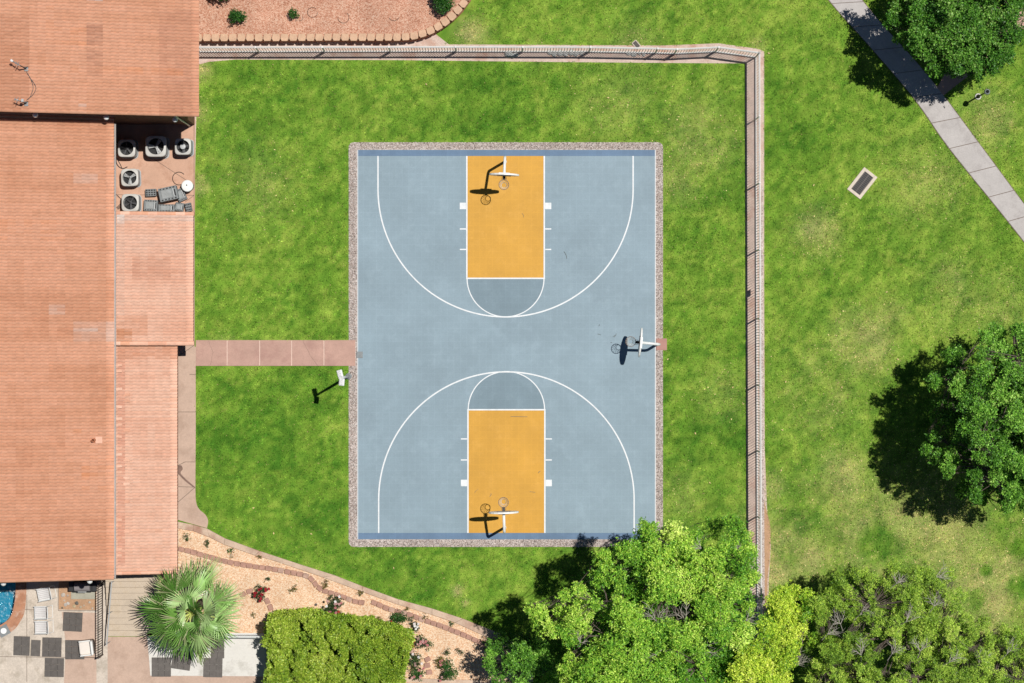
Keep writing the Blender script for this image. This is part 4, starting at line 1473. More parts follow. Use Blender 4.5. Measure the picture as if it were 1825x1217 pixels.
def leaves_for(lobes, pal, leaf_len, dens, rng, squash=.8, ros=6, wide=.42, up=.35, bright=(.6, 1.4), fill=.25):
    """lobes: (x, y, z, R, tone). Returns verts, quads, tints of rosettes of small leaves"""
    Vs = []; Ts = []
    pal = np.array(pal)
    for (x, y, z, R, tone) in lobes:
        n = max(3, int(dens * R * R))
        u = rng.normal(size=(n, 3)); u /= np.linalg.norm(u, axis=1)[:, None]
        flip = (u[:, 2] < -.25); u[flip, 2] *= -1
        rad = R * (1 - .42 * rng.random(n) ** 2)
        inner = rng.random(n) < fill
        rad[inner] *= rng.uniform(.25, .8, inner.sum())
        bump = 1 + .28 * np.sin(u[:, 0] * 7 + x * 3) * np.sin(u[:, 1] * 7 + y * 3) + .12 * rng.normal(size=n)
        c = u * (rad * bump)[:, None]
        c[:, 2] *= squash
        c += np.array([x, y, z])
        k = ros
        d = rng.normal(size=(n, k, 3))
        d += u[:, None] * .55 + np.array([0, 0, .1])
        d /= np.linalg.norm(d, axis=2)[..., None]
        # leaf plane normal: outward/up blend
        nn = u[:, None] * .7 + np.array([0, 0, up + .3]) + rng.normal(size=(n, k, 3)) * .45
        side = np.cross(d, nn); side /= np.linalg.norm(side, axis=2)[..., None] + 1e-9
        L = leaf_len * rng.uniform(.65, 1.25, (n, k))[..., None]
        base = c[:, None] + d * leaf_len * .12
        tip = base + d * L
        mid = base + d * L * .45
        w = side * L * wide * .5
        sag = np.array([0, 0, -1]) * L * .06
        quad = np.stack([base, mid + w + sag, tip, mid - w + sag], 2)
        Vs.append(quad.reshape(-1, 3))
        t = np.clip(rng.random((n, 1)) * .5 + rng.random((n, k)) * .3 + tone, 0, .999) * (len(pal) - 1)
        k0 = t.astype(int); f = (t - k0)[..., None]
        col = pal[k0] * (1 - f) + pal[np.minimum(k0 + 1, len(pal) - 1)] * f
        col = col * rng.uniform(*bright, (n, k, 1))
        Ts.append(col.reshape(-1, 3))
    V = np.concatenate(Vs); T = np.concatenate(Ts)
    return V, np.arange(len(V)).reshape(-1, 4), T


def limb_path(a, c, rng, sag=.12, n=5):
    a = np.array(a); c = np.array(c); L = np.linalg.norm(c - a)
    pts = []
    off = rng.normal(size=3) * L * .06
    for k in range(n):
        t = k / (n - 1)
        p = a * (1 - t) + c * t
        p = p + off * math.sin(PI * t) + np.array([0, 0, -sag * L * math.sin(PI * t) * .5])
        pts.append(p)
    return pts


def make_tree(name, label, lobes_px, trunk_px, trunk_r, pal, leaf_len, dens, seed, bark='dark_bark', group=None, squash=.8, ros=6, wide=.42, sprays=(), fork=.4, fill=.25, nlimb=7, bright=(.6, 1.4), mat='leaf'):
    rng = np.random.default_rng(seed)
    g = P(*trunk_px)
    nlim = max(1, len(lobes_px))
    root = empty(name, g, label, 'tree', group)
    lobes = []
    for (px, py, r, z, tone) in lobes_px:
        p = P(px, py, z)
        lobes.append((p[0], p[1], p[2], r / S * (1 - z / H), tone))
    V, Q, T = leaves_for(lobes, pal, leaf_len, dens, rng, squash=squash, ros=ros, wide=wide, fill=fill, bright=bright)
    fast_mesh('crown', V, Q, T, M[mat], root)
    m = MB()
    zt = max(l[2] for l in lobes)
    fz = zt * fork
    top = np.array([g[0], g[1], fz])
    m.tube([(g[0], g[1], -.05), (g[0] + .04, g[1] - .02, fz * .5), tuple(top)], [trunk_r * 1.35, trunk_r, trunk_r * .9], 10)
    L = np.array([l[:3] for l in lobes])
    order = rng.permutation(len(L))
    heads = []
    for i in order:
        if all(np.linalg.norm(L[i] - L[j]) > 1.4 for j in heads): heads.append(i)
        if len(heads) >= nlimb: break
    nodes = [(top, trunk_r * .6)]
    for i in heads:
        pts = limb_path(top, L[i] - np.array([0, 0, lobes[i][3] * 1.0]), rng)
        m.tube(pts, [trunk_r * .5, trunk_r * .38, trunk_r * .27, trunk_r * .17, trunk_r * .08], 7)
        nodes += [(pts[2], trunk_r * .2), (pts[3], trunk_r * .15), (pts[4], trunk_r * .08)]
    NP = np.array([q[0] for q in nodes])
    for i in range(len(L)):
        if i in heads: continue
        tgt = L[i]
        dd = np.linalg.norm(NP - tgt, axis=1) + (NP[:, 2] > tgt[2]) * 1.5
        j = int(np.argmin(dd)); r0 = min(nodes[j][1], trunk_r * .3)
        pts = limb_path(nodes[j][0], tgt - np.array([0, 0, lobes[i][3] * .85]), rng, .1)
        m.tube(pts, [r0, r0 * .8, r0 * .6, r0 * .45, r0 * .25], 5)
        for _ in range(4):
            e = tgt + rng.normal(size=3) * lobes[i][3] * .5 + np.array([0, 0, -lobes[i][3] * .1])
            m.tube(limb_path(pts[3], e, rng, 0, 4), [r0 * .4, r0 * .3, r0 * .2, r0 * .1], 4, cap=False)
    m.build('trunk', M[bark], root)
    for (px, py, z, az, Ls, n) in sprays:
        m = MB()
        o = P(px, py, z)
        j = int(np.argmin(np.linalg.norm(NP - o, axis=1)))
        m.tube([o - np.array([math.cos(math.radians(az)), math.sin(math.radians(az)), 1.2]) * Ls * .5, o], [.02, .014], 5)
        for k in range(max(3, int(n * .55))):
            a = math.radians(az) + rng.uniform(-1.0, 1.0)
            e = o + np.array([math.cos(a), math.sin(a), rng.uniform(.05, .5)]) * Ls * rng.uniform(.6, 1.15)
            pts = limb_path(o, e, rng, -.1, 5)
            m.tube(pts, [.015, .013, .011, .008, .004], 5, cap=False)
            for q in range(5):
                b0 = pts[1 + q % 3]; a2 = a + rng.choice([-1, 1]) * rng.uniform(.35, .9)
                m.tube([b0, b0 + np.array([math.cos(a2), math.sin(a2), rng.uniform(0, .5)]) * Ls * .4], [.008, .003], 4, cap=False)
        m.build('bare_twig', M['twig'], root)
    return root


G_BRIGHT = [alb(76, 138, 34, .95), alb(132, 186, 56, 1.05), alb(184, 216, 80, 1.1), alb(226, 240, 134, 1.15)]
G_YELLOW = [alb(108, 162, 44, 1.), alb(168, 200, 56, 1.1), alb(208, 224, 80, 1.15), alb(236, 240, 122, 1.15)]
G_DEEP = [alb(46, 94, 24, .9), alb(88, 144, 42, 1.), alb(136, 188, 68, 1.08), alb(194, 224, 120, 1.1)]
G_MID = [alb(44, 96, 24, .85), alb(80, 138, 40, .85), alb(120, 172, 62, .85), alb(194, 222, 136, .9)]
G_OLIVE = [alb(80, 118, 34, 1.1), alb(132, 168, 54, 1.25), alb(178, 202, 80, 1.3), alb(216, 224, 122, 1.3)]
G_HEDGE = [alb(76, 116, 26, .92), alb(128, 164, 44, .92), alb(176, 198, 68, .92), alb(222, 230, 122, .95)]




def dome(px, py, cx, cy, R, z0, z1):
    d = min(1, math.hypot(px - cx, py - cy) / R)
    return z0 + (z1 - z0) * (1 - d * d)


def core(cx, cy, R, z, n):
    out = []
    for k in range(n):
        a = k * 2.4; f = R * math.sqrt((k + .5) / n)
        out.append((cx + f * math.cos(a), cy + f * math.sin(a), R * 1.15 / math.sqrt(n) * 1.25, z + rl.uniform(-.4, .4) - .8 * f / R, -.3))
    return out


def jitter_lobes(lst, zf, extra=0, er=.55):
    """each surveyed clump plus smaller satellites round it"""
    out = []
    for it in lst:
        px, py, r = it[:3]; tone = it[3] if len(it) > 3 else 0
        dz = it[4] if len(it) > 4 else 0
        z = zf(px, py) + dz + rl.uniform(-1.0, .6)
        tone = tone + rl.uniform(-.16, .16)
        out.append((px, py, r * .78, z, tone))
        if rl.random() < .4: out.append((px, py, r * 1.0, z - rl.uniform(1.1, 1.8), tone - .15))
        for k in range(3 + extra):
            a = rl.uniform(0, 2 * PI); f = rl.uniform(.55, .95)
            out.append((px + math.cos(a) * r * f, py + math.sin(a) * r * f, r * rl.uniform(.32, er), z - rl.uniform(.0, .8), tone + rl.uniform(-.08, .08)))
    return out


M_LOBES = [(1030, 1051, 14), (1009, 1061, 13), (1044, 1074, 20), (1059, 1074, 14), (1004, 1087, 16), (1021.6, 1102, 20, .1), (1044, 1097, 18, .1), (1032, 1119, 20, .05), (956, 1092, 18, .05), (943, 1084, 10),
           (963.5, 1114, 20, .08), (981, 1124, 18, .08), (1001, 1119, 14), (1016.5, 1142, 16, -.05, -.8), (1080, 1001, 22), (1077, 1026, 24, -.04), (1102, 1031, 20, -.08), (1112, 981, 20), (1085, 1089, 20), (1112, 1087, 22, .05),
           (1102, 1112, 22), (1100, 1137, 20), (1062, 1162, 28, .05), (1077, 1175, 25, .05), (1090, 1157, 22), (1026.6, 1195, 28, .12), (1006, 1192, 14, .1), (1090, 1208, 30, .08), (1047, 1200, 20, .05),
           (1150, 943, 18, -.1), (1145, 960, 24, -.08), (1160, 950, 16, -.1), (1130, 983, 26, -.04), (1165, 981, 26, -.06), (1206, 953, 22, .32), (1218.5, 973, 24, .3), (1239, 996, 22, .25), (1206, 978, 22, .15), (1188, 993, 24),
           (1150, 1011, 28), (1176, 1031, 28), (1206, 1023, 22, .15), (1241, 958, 18, -.15, -1.5), (1272, 940, 18, -.2, -1.5), (1312, 943, 26, -.1), (1324, 955, 14), (1297, 975.6, 22, .05), (1274, 998, 24, .1), (1327, 981, 22, -.05),
           (1342, 986, 12, -.05), (1322, 1006, 24, -.05), (1337, 1031, 16, .05), (1317, 1028, 22), (1251, 1034, 26, .06), (1281.6, 1049, 30, .08), (1307, 1051, 22, .12), (1221, 1051, 24, .05), (1170.6, 1056, 22, .1), (1196, 1066, 18),
           (1256, 1084, 28), (1281.6, 1091.6, 30), (1261, 1112, 30), (1286.6, 1127, 24, .05), (1120, 1091.6, 24, .05), (1125, 1117, 26, .05), (1148, 1129, 26, .02), (1183, 1119, 26, .05), (1211, 1137, 28, .08), (1176, 1142, 22), (1236, 1127, 20),
           (1241, 1152, 22, -.1, -1), (1196, 1172, 20, .02), (1130, 1182, 34, .05), (1115, 1202, 30, .1), (1160.5, 1195, 30, .05), (1188, 1210, 22, .05), (1251, 1177, 20, -.15, -1.2), (1216, 1207, 20, -.15, -1),
           (1334, 1084, 14, -.08, -1), (1317, 1117, 20, .05), (1319, 1137, 24, .3), (1140, 1240, 34), (1060, 1240, 30), (1210, 1245, 34), (1270, 1235, 30), (1155, 1160, 22, -.1, -1), (1100, 1060, 16, -.15, -2.0), (1130, 1050, 18, -.15, -1.6),
           (1020, 1235, 26), (1150, 1275, 40), (1060, 1180, 20), (1228, 1018, 18, .2), (1140, 1075, 14, -.1, -1.4)]
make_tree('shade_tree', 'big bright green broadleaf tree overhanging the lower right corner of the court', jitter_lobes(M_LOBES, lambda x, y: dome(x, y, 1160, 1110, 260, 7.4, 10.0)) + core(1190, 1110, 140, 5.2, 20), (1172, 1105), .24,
          G_BRIGHT, .1, 720, 101, sprays=[(1172, 1110, 9.1, 85, 1.0, 12), (1222, 1106, 8.9, 95, .85, 9), (1180, 1158, 8.6, 170, .8, 7), (1245, 1163, 8.0, 8, .9, 4), (1034, 1145, 8.6, 60, .5, 6), (1205, 1166, 8.6, 150, .7, 6),
                                            (1303, 976, 8.2, 60, .45, 5), (1250, 978, 8.2, 110, .5, 5), (1330, 1105, 7.6, 30, .6, 3), (1120, 1165, 8.6, 170, .5, 5)], nlimb=10)

Y_LOBES = [(1392.6, 1056, 16, .1), (1413, 1051, 15, .1), (1435, 1061, 15), (1390, 1081.5, 22, .15), (1405, 1071, 20, .15), (1402.6, 1101.7, 24, .15), (1423, 1117, 20, .05), (1385, 1137, 22, .05), (1407.7, 1137, 20, .1), (1397.6, 1162, 22, .1),
           (1413, 1152, 16), (1397.6, 1185, 18), (1365, 1112, 20, -.25), (1438, 1084, 13, -.3), (1450, 1137, 14, -.35), (1360, 1132, 14, -.2), (1327, 1157, 22, .1), (1347, 1170, 26, .15), (1327, 1182, 24, .15), (1365, 1190, 24, .15),
           (1334.6, 1202.6, 24, .1), (1284, 1200, 24, .1), (1390, 1205, 20, .05), (1365, 1210, 20, .1), (1310, 1225, 30), (1370, 1240, 30), (1435, 1100, 12, -.2), (1376, 1160, 14), (1345, 1150, 14, -.1)]
make_tree('shade_tree', 'yellow green tree growing against the outer side of the right fence', jitter_lobes(Y_LOBES, lambda x, y: dome(x, y, 1375, 1150, 120, 4.6, 6.6)), (1384, 1152), .17, G_YELLOW, .095, 720, 102,
          sprays=[(1412, 1186, 4.6, 65, 1.0, 14), (1358, 1132, 4.8, 60, .6, 6), (1352, 1150, 4.6, 20, .4, 3)], nlimb=7)

D_LOBES = [(875, 1166, 13), (870, 1183, 12), (913, 1182.5, 20, .05), (936, 1165, 20, .12), (961, 1172, 22), (943, 1190, 20, .05), (976, 1185, 18), (986, 1190, 14), (928, 1213, 14), (900, 1148, 22, -.2, -1.2), (930, 1140, 16, -.2, -1.2), (878, 1152, 14, -.1, -.8),
           (888, 1205, 20, -.1, -.6), (960, 1150, 16, -.1, -.6), (980, 1215, 20), (940, 1235, 24), (900, 1235, 20), (925, 1160, 16, -.1, -.6)]
make_tree('shade_tree', 'small deep green tree at the end of the gravel bed beside the big tree', jitter_lobes(D_LOBES, lambda x, y: dome(x, y, 930, 1190, 80, 3.2, 4.6)), (930, 1195), .14, G_DEEP, .095, 760, 103, nlimb=5)

T2_LOBES = [(1664, 678.6, 14), (1698.5, 635, 18), (1711, 694, 22, .05), (1664, 778.5, 12), (1655, 803.5, 13), (1673.6, 810, 16, .05), (1695, 813, 18, .05), (1692, 835, 14), (1739, 881.6, 16), (1795, 897, 14), (1801.6, 872, 22), (1776.6, 591, 16),
            (1755, 600.6, 12), (1814, 591, 14), (1751.6, 663, 22, .05), (1780, 707, 24, .1), (1748.5, 735, 24, .08), (1720, 760, 20), (1711, 778.5, 14), (1770, 760, 22, .05), (1776.6, 806.6, 24, .05), (1748.5, 816, 14), (1736, 850, 16), (1773.5, 847, 18),
            (1811, 825, 24, .05), (1808, 747, 24, .08), (1804.7, 663, 24, .08), (1780, 625.6, 22), (1748.5, 632, 14), (1840, 700, 30), (1850, 780, 30), (1840, 620, 26), (1845, 850, 28), (1890, 740, 34), (1880, 660, 30), (1890, 820, 30), (1725, 725, 18),
            (1690, 745, 18, -.15, -1.8), (1680, 720, 16, -.15, -1.8), (1700, 665, 14, -.1, -1), (1715, 870, 14, -.15, -1.5), (1750, 885, 12, -.1, -1), (1665, 745, 12, -.2, -2), (1830, 905, 16), (1720, 800, 18, -.1, -1), (1740, 780, 18), (1740, 690, 16)]
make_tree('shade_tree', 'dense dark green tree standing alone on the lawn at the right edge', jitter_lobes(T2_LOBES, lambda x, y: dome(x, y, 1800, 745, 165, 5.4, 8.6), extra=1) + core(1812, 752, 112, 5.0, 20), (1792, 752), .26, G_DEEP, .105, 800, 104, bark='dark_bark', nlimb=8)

T1_LOBES = [(1594, 37, 15), (1597, 9, 16), (1635, 28, 24, .05), (1608, 66, 13), (1635, 62, 22), (1622, 79, 12), (1663, 31, 24), (1647, 90.5, 18), (1672, 75, 24, .05), (1662, 115.5, 15), (1676, 124, 13), (1697, 94, 24), (1710, 62, 26, .05), (1725, 103, 24, .03),
            (1753.5, 75, 26, .05), (1741, 123, 17, .1), (1772, 109, 20), (1785, 87, 20), (1796, 98, 13), (1808, 62, 18), (1800, 31, 22), (1760, 28, 28, .05), (1725, 19, 26), (1691, 6, 24), (1640, -20, 26), (1700, -30, 30), (1760, -25, 30), (1805, -10, 24),
            (1670, -55, 28), (1740, -60, 28), (1800, -45, 22), (1600, -18, 18), (1705, 122, 14, -.05, -.6), (1690, 55, 18), (1740, 50, 18)]
make_tree('shade_tree', 'glossy mid green tree shading the bend of the grey footpath', jitter_lobes(T1_LOBES, lambda x, y: dome(x, y, 1705, 40, 135, 3.6, 6.4)) + core(1712, 28, 92, 3.3, 14), (1706, 45), .2, G_MID, .11, 640, 105, bark='dark_bark', nlimb=7, wide=.5, bright=(.6, 1.45))

T4 = []
poly4 = [(1452, 1066), (1480, 1048), (1503, 1030), (1545, 1020), (1575, 1008), (1612, 1006), (1660, 1010), (1690, 1022), (1705, 1045), (1718, 1075), (1745, 1105), (1800, 1112), (1830, 1122), (1900, 1130), (1900, 1290), (1440, 1290), (1447, 1200), (1470, 1150), (1490, 1120), (1500, 1100), (1470, 1110), (1450, 1090)]
tries = 0
while len(T4) < 230 and tries < 9000:
    tries += 1
    x = rl.uniform(1445, 1900); y = rl.uniform(1005, 1270)
    if not inpoly(np.array([x]), np.array([y]), poly4)[0]: continue
    if any(math.hypot(x - q[0], y - q[1]) < 12.2 for q in T4): continue
    gap = math.hypot((x - 1520) / 45, (y - 1118) / 16) < 1 or math.hypot((x - 1585) / 22, (y - 1190) / 30) < 1 or math.hypot((x - 1640) / 9, (y - 1120) / 14) < 1
    if gap: continue
    tone = -.05 + .18 * (vnoise(np.array([x]), np.array([y]), .02, 4)[0] - .4)
    T4.append((x, y, rl.uniform(9, 17), tone))
t4l = jitter_lobes(T4, lambda x, y: dome(x, y, 1660, 1160, 250, 5.0, 7.2), extra=1, er=.6)
spr4 = []
for (x, y, az) in [(1598, 1040, 50), (1533, 1095, 55), (1498, 1112, 115), (1475, 1130, 60), (1668, 1028, 40), (1665, 1080, 70), (1615, 1108, 40), (1590, 1165, 70), (1640, 1160, 85), (1692, 1180, 40), (1745, 1185, 50), (1795, 1165, 60), (1535, 1168, 100), ]:
    spr4.append((x, y, dome(x, y, 1660, 1160, 250, 5.0, 7.2) + .3, az, .75, 9))
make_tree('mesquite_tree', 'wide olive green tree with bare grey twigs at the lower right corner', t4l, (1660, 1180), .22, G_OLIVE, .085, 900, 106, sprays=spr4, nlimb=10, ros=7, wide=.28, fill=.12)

# ------------------------------------------------------------------ hedge


def make_hedge():
    rng = np.random.default_rng(55)
    zt = 2.6
    top = [(478, 1108), (520, 1103), (560, 1102), (590, 1104), (640, 1115), (690, 1124), (722, 1138), (720, 1150), (712, 1180), (704, 1225), (700, 1260), (478, 1260)]
    poly = [tuple(P(a, b_, zt)[:2]) for a, b_ in top]
    g = P(590, 1170)
    root = empty('hedge', g, 'clipped yellow green hedge between the white patio and the rose bed', 'hedge')
    pp = np.array(poly)
    n = 52000
    x = rng.uniform(pp[:, 0].min(), pp[:, 0].max(), n); y = rng.uniform(pp[:, 1].min(), pp[:, 1].max(), n)
    ok = inpoly(x, y, poly); x = x[ok]; y = y[ok]
    px = x * S; py = y * S
    z = zt - .1 + 1.0 * (fbm(x, y, 1.3, 3, 3) - .5) + 1.5 * (fbm(x, y, 3.0, 8, 2) - .5) - np.abs(rng.normal(0, .08, len(x))) - 5.0 * np.clip(.40 - fbm(x, y, 2.4, 15, 2), 0, .3)
    # sides
    per = resample(poly + [poly[0]], .02)
    ns = 26000
    pi_ = rng.integers(0, len(per), ns)
    zs = rng.uniform(.05, zt - .15, ns)
    sp = np.array(per)[pi_]
    wob_ = (fbm(sp[:, 0] * 1.0 + zs * .7, sp[:, 1] * 1.0 + zs * .5, 1.6, 12, 3) - .5) * .9
    cen = pp.mean(0); dv = sp - cen; dv /= np.linalg.norm(dv, axis=1)[:, None]
    sp = sp + dv * (wob_ - .02)[:, None] + rng.normal(0, .05, (ns, 2))
    X = np.concatenate([x, sp[:, 0]]); Y = np.concatenate([y, sp[:, 1]]); Z = np.concatenate([z, zs])
    n = len(X)
    c = np.stack([X, Y, Z], 1)
    k = 3
    d = rng.normal(size=(n, k, 3)) + np.array([0, 0, .5]); d /= np.linalg.norm(d, axis=2)[..., None]
    nn = np.array([0, 0, .8]) + rng.normal(size=(n, k, 3)) * .6
    side = np.cross(d, nn); side /= np.linalg.norm(side, axis=2)[..., None]
    L = rng.uniform(.07, .14, (n, k))[..., None]
    base = c[:, None] + d * .01; tip = base + d * L; mid = base + d * L * .45; w = side * L * .26
    V = np.stack([base, mid + w, tip, mid - w], 2).reshape(-1, 3)
    t = np.clip(rng.random((n, 1)) * .45 + rng.random((n, k)) * .35 + (fbm(X, Y, .8, 2)[:, None] - .4) * .6, 0, .999) * 3
    pal = np.array(G_HEDGE); k0 = t.astype(int); f = (t - k0)[..., None]
    T = (pal[k0] * (1 - f) + pal[np.minimum(k0 + 1, 3)] * f) * rng.uniform(.75, 1.25, (n, k, 1))
    fast_mesh('foliage', V, np.arange(len(V)).reshape(-1, 4), T.reshape(-1, 3), M['hedge_leaf'], root)
    m = MB()
    for _ in range(40):
        q = pp.min(0) + (pp.max(0) - pp.min(0)) * rng.random(2)
        if not inpoly(np.array([q[0]]), np.array([q[1]]), poly)[0]: continue
        e = q + rng.normal(0, .2, 2)
        m.tube([(q[0], q[1], -.02), ((q[0] + e[0]) / 2, (q[1] + e[1]) / 2, 1.1), (e[0], e[1], 2.2)], [.03, .02, .01], 5)
    m.build('stem', M['dark_bark'], root)


make_hedge()

# ------------------------------------------------------------------ palm


def make_palm():
    rng = np.random.default_rng(91)
    zc = 3.5
    c = P(340, 1093, zc)
    g = np.array([c[0], c[1], 0])
    root = empty('fan_palm', g, 'large fan palm with grey green fronds beside the garden steps', 'palm tree')
    m = MB()
    prof = []
    for k in range(18):
        z = zc * .92 * k / 17
        prof.append((.2 + .05 * math.exp(-z * 2) + .02 * (k % 2), z))
    m.lathe((g[0], g[1], -.02), prof, 14); m.build('trunk', M['dark_bark'], root)
    pal = np.array([alb(88, 132, 54, .95), alb(118, 162, 76, .95), alb(146, 186, 104, .95), alb(178, 208, 138, .95)])
    nf = 25
    gold = PI * (3 - math.sqrt(5))
    for i in range(nf):
        t = (i + .5) / nf
        az = i * gold + rng.normal(0, .12)
        el = math.radians(66 - 78 * t ** .7 + rng.normal(0, 7))
        pl = .48 + .98 * t ** .7 * rng.uniform(.85, 1.12)
        d = Vector((math.cos(az) * math.cos(el), math.sin(az) * math.cos(el), math.sin(el)))
        o = Vector((g[0], g[1], zc - .25 + .2 * (1 - t)))
        e = o + d * pl + Vector((0, 0, -.08 * t))
        V = []; F = []; T = []
        # petiole
        sidev = d.cross(Vector((0, 0, 1)));
        if sidev.length < 1e-3: sidev = Vector((1, 0, 0))
        sidev.normalize()
        nrm = sidev.cross(d).normalized()
        mb = MB()
        mb.tube([o, (o + e) / 2 + Vector((0, 0, .03)), e], [.034, .026, .02], 5, tint=tuple(np.array(alb(206, 214, 120, 1.))))
        R = rng.uniform(1.06, 1.3) * (.8 + .3 * min(1, t * 2.2))
        nseg = 26
        span = math.radians(rng.uniform(165, 215))
        droop = .25 + .5 * t
        col0 = pal[rng.integers(0, 4)] * rng.uniform(.7, 1.2)
        if t > .88: col0 = col0 * .6 + np.array(alb(150, 150, 80)) * .4
        fold = rng.uniform(-.05, .45)
        roll = rng.normal(0, .38); sidev = (sidev * math.cos(roll) + nrm * math.sin(roll)).normalized(); nrm = sidev.cross(d).normalized()
        for s_ in range(nseg):
            a = -span / 2 + span * (s_ + .5) / nseg
            da = span / nseg / 2
            ln = R * (1 - .25 * (abs(a) / (span / 2)) ** 2) * rng.uniform(.92, 1.06)

            def pt(ang, r, lift):
                dirv = d * math.cos(ang) + sidev * math.sin(ang)
                q = e + dirv * r + nrm * (fold * abs(math.sin(ang)) * r + lift)
                q.z -= droop * (r / R) ** 2.2 * R * .45
                return q
            tw = rng.normal(0, .04)
            r1 = ln * .55; r2 = ln * .82
            wmid = da * .95
            zz = .012
            rows = [(.02, da, 0), (r1 * .5, da * .97, .035), (r1, da * .66, .04), (r2, da * .3, .015), (ln, .0, -.02)]
            vs = []
            for (r, w, lf) in rows:
                vs += [pt(a - w + tw * (r / ln) ** 2, r, -lf * .5), pt(a + tw * (r / ln) ** 2, r, lf), pt(a + w + tw * (r / ln) ** 2, r, -lf * .5)]
            fs = []
            for k in range(4):
                b0 = k * 3
                fs += [[b0, b0 + 3, b0 + 4, b0 + 1], [b0 + 1, b0 + 4, b0 + 5, b0 + 2]]
            cc = col0 * rng.uniform(.8, 1.25)
            if rng.random() < .12: cc = np.array(alb(196, 204, 150))
            mb.add(vs, fs, tint=tuple(cc))
        mb.build('frond', M['palm_leaf'], root)


make_palm()

# ------------------------------------------------------------------ lower left: beds, kerb, steps, deck
KU = [(316, 929), (345, 935), (369, 941.5), (401, 959), (463, 981.6), (537, 1006), (597, 1025), (646.6, 1044.5), (709.6, 1067.5), (770, 1084), (824.7, 1102), (893, 1129.6), (940, 1165), (960, 1260)]
KL = [(316, 941), (345, 946), (374, 957), (400, 970), (455, 989.5), (490, 999), (575, 1028), (646.6, 1054.5), (709.6, 1077), (770, 1095), (811, 1109), (877, 1139), (925, 1174), (945, 1260)]
b = MB()
segs = list(zip(KU, KL))
for (a, c), (a2, c2) in zip(segs, segs[1:]):
    nseg = max(1, int(math.hypot(a2[0] - a[0], a2[1] - a[1]) / 62))
    for k in range(nseg):
        f0 = k / nseg + .002; f1 = (k + 1) / nseg - .002
        L_ = lambda p, q, f: (p[0] + (q[0] - p[0]) * f, p[1] + (q[1] - p[1]) * f)
        b.prism(W2([L_(a, a2, f0), L_(a, a2, f1), L_(c, c2, f1), L_(c, c2, f0)]), -.03, .10, bev=.012)
tag(b.build('kerb', M['kerb']), kind='structure')
BED = [(300, 935)] + KL + [(930, 1300), (700, 1300), (690, 1212), (470, 1212), (470, 1128), (396, 1128), (300, 1128), (262, 1120), (262, 1020), (300, 1010)]
b = MB(); b.sheet(W2(BED), .016); tag(b.build('gravel_bed', M['tan_gravel']), kind='structure')
b = MB(); b.prism(W2([(690, 1207), (760, 1209), (860, 1212), (860, 1219), (760, 1216), (690, 1214)]), -.02, .1, bev=.01); tag(b.build('kerb', M['kerb']), kind='structure')
b = MB(); b.prism(W2([(640, 1217), (880, 1221), (880, 1290), (640, 1290)]), -.02, .02); tag(b.build('pavement', M['white_concrete']), kind='structure')

EDGE = smooth_line([(318, 977.5), (351, 986), (382, 995), (408, 1002), (445, 1008.5), (476, 1012.5), (509.6, 1018.6), (537, 1024), (553, 1029), (562, 1040), (570, 1050), (592, 1057), (614, 1065), (633, 1072), (650, 1074.5)], 4)
EDGE2 = smooth_line([(661.6, 1072), (674, 1077), (685, 1082.6), (704, 1088.5), (729, 1095), (750.7, 1103.6), (783.6, 1114.5), (815, 1127), (850, 1142), (880, 1160)], 4)
EDGE3 = smooth_line([(428, 1063), (437, 1056), (452, 1052.5)], 4)
EDGE4 = smooth_line([(473, 1066), (481, 1080), (488, 1100)], 4)
SINGLE = [(762, 1174, .5), (761, 1185, .2), (765, 1197, .1), (733, 1160, .8), (722, 1169, .7)]


def make_edging():
    proto = {}
    rr = random.Random(4)
    vars_ = []
    for k in range(4):
        L, Wd, h = .295, .24, .1
        e = lambda: rr.uniform(-.012, .012)
        poly = [(-L / 2 + e(), -Wd / 2 + .03), (-L / 2 + .03, -Wd / 2 + e()), (L / 2 - .03, -Wd / 2 + e()), (L / 2 + e(), -Wd / 2 + .03), (L / 2 - .02 + e(), Wd / 2 - .02), (-L / 2 + .02 + e(), Wd / 2 - .02)]
        m = MB(); m.prism(poly, 0, h, bev=.014)
        o = m.build('edging_stone', M['edging'] if k != 3 else simple('edging_pale', alb(206, 170, 152), .9, var=.2, vscale=5, bump=.5, bscale=30))
        vars_.append(o)
    used = [False] * 4

    def place(x, y, rz, label, group):
        k = rr.choice([0, 0, 1, 1, 2, 2, 3])
        o = vars_[k]
        if used[k]:
            o = vars_[k].copy(); COL.objects.link(o)
        used[k] = True
        o.location = (x, y, .012 + rr.uniform(-.004, .006)); o.rotation_euler = (rr.uniform(-.03, .03), rr.uniform(-.03, .03), rz + rr.uniform(-.06, .06))
        tag(o, label, 'edging stone', group)
    for line, label, group in ((EDGE, 'reddish block edging stone in the winding row left of the gap, below the kerb', 'edging stones in the long winding row left of the gap'),
                               (EDGE2, 'reddish block edging stone in the row between the rose bushes and the kerb', 'edging stones in the row right of the gap'),
                               (EDGE3, 'edging stone in the short arc between the palm and the red rose', 'edging stones in the arc by the palm'),
                               (EDGE4, 'edging stone in the short line running from the red rose down to the hedge', 'edging stones from rose to hedge')):
        w = resample(W2(line), .305)
        for a, c in zip(w, w[1:]):
            place((a[0] + c[0]) / 2, (a[1] + c[1]) / 2, math.atan2(c[1] - a[1], c[0] - a[0]) + PI, label, group)
    for (px, py, rz) in SINGLE:
        p = P(px, py); place(p[0], p[1], rz, 'flat reddish stepping stone among the rose bushes right of the hedge', 'stepping stones among the roses')
    for k in range(4):
        if not used[k]: bpy.data.objects.remove(vars_[k])


make_edging()

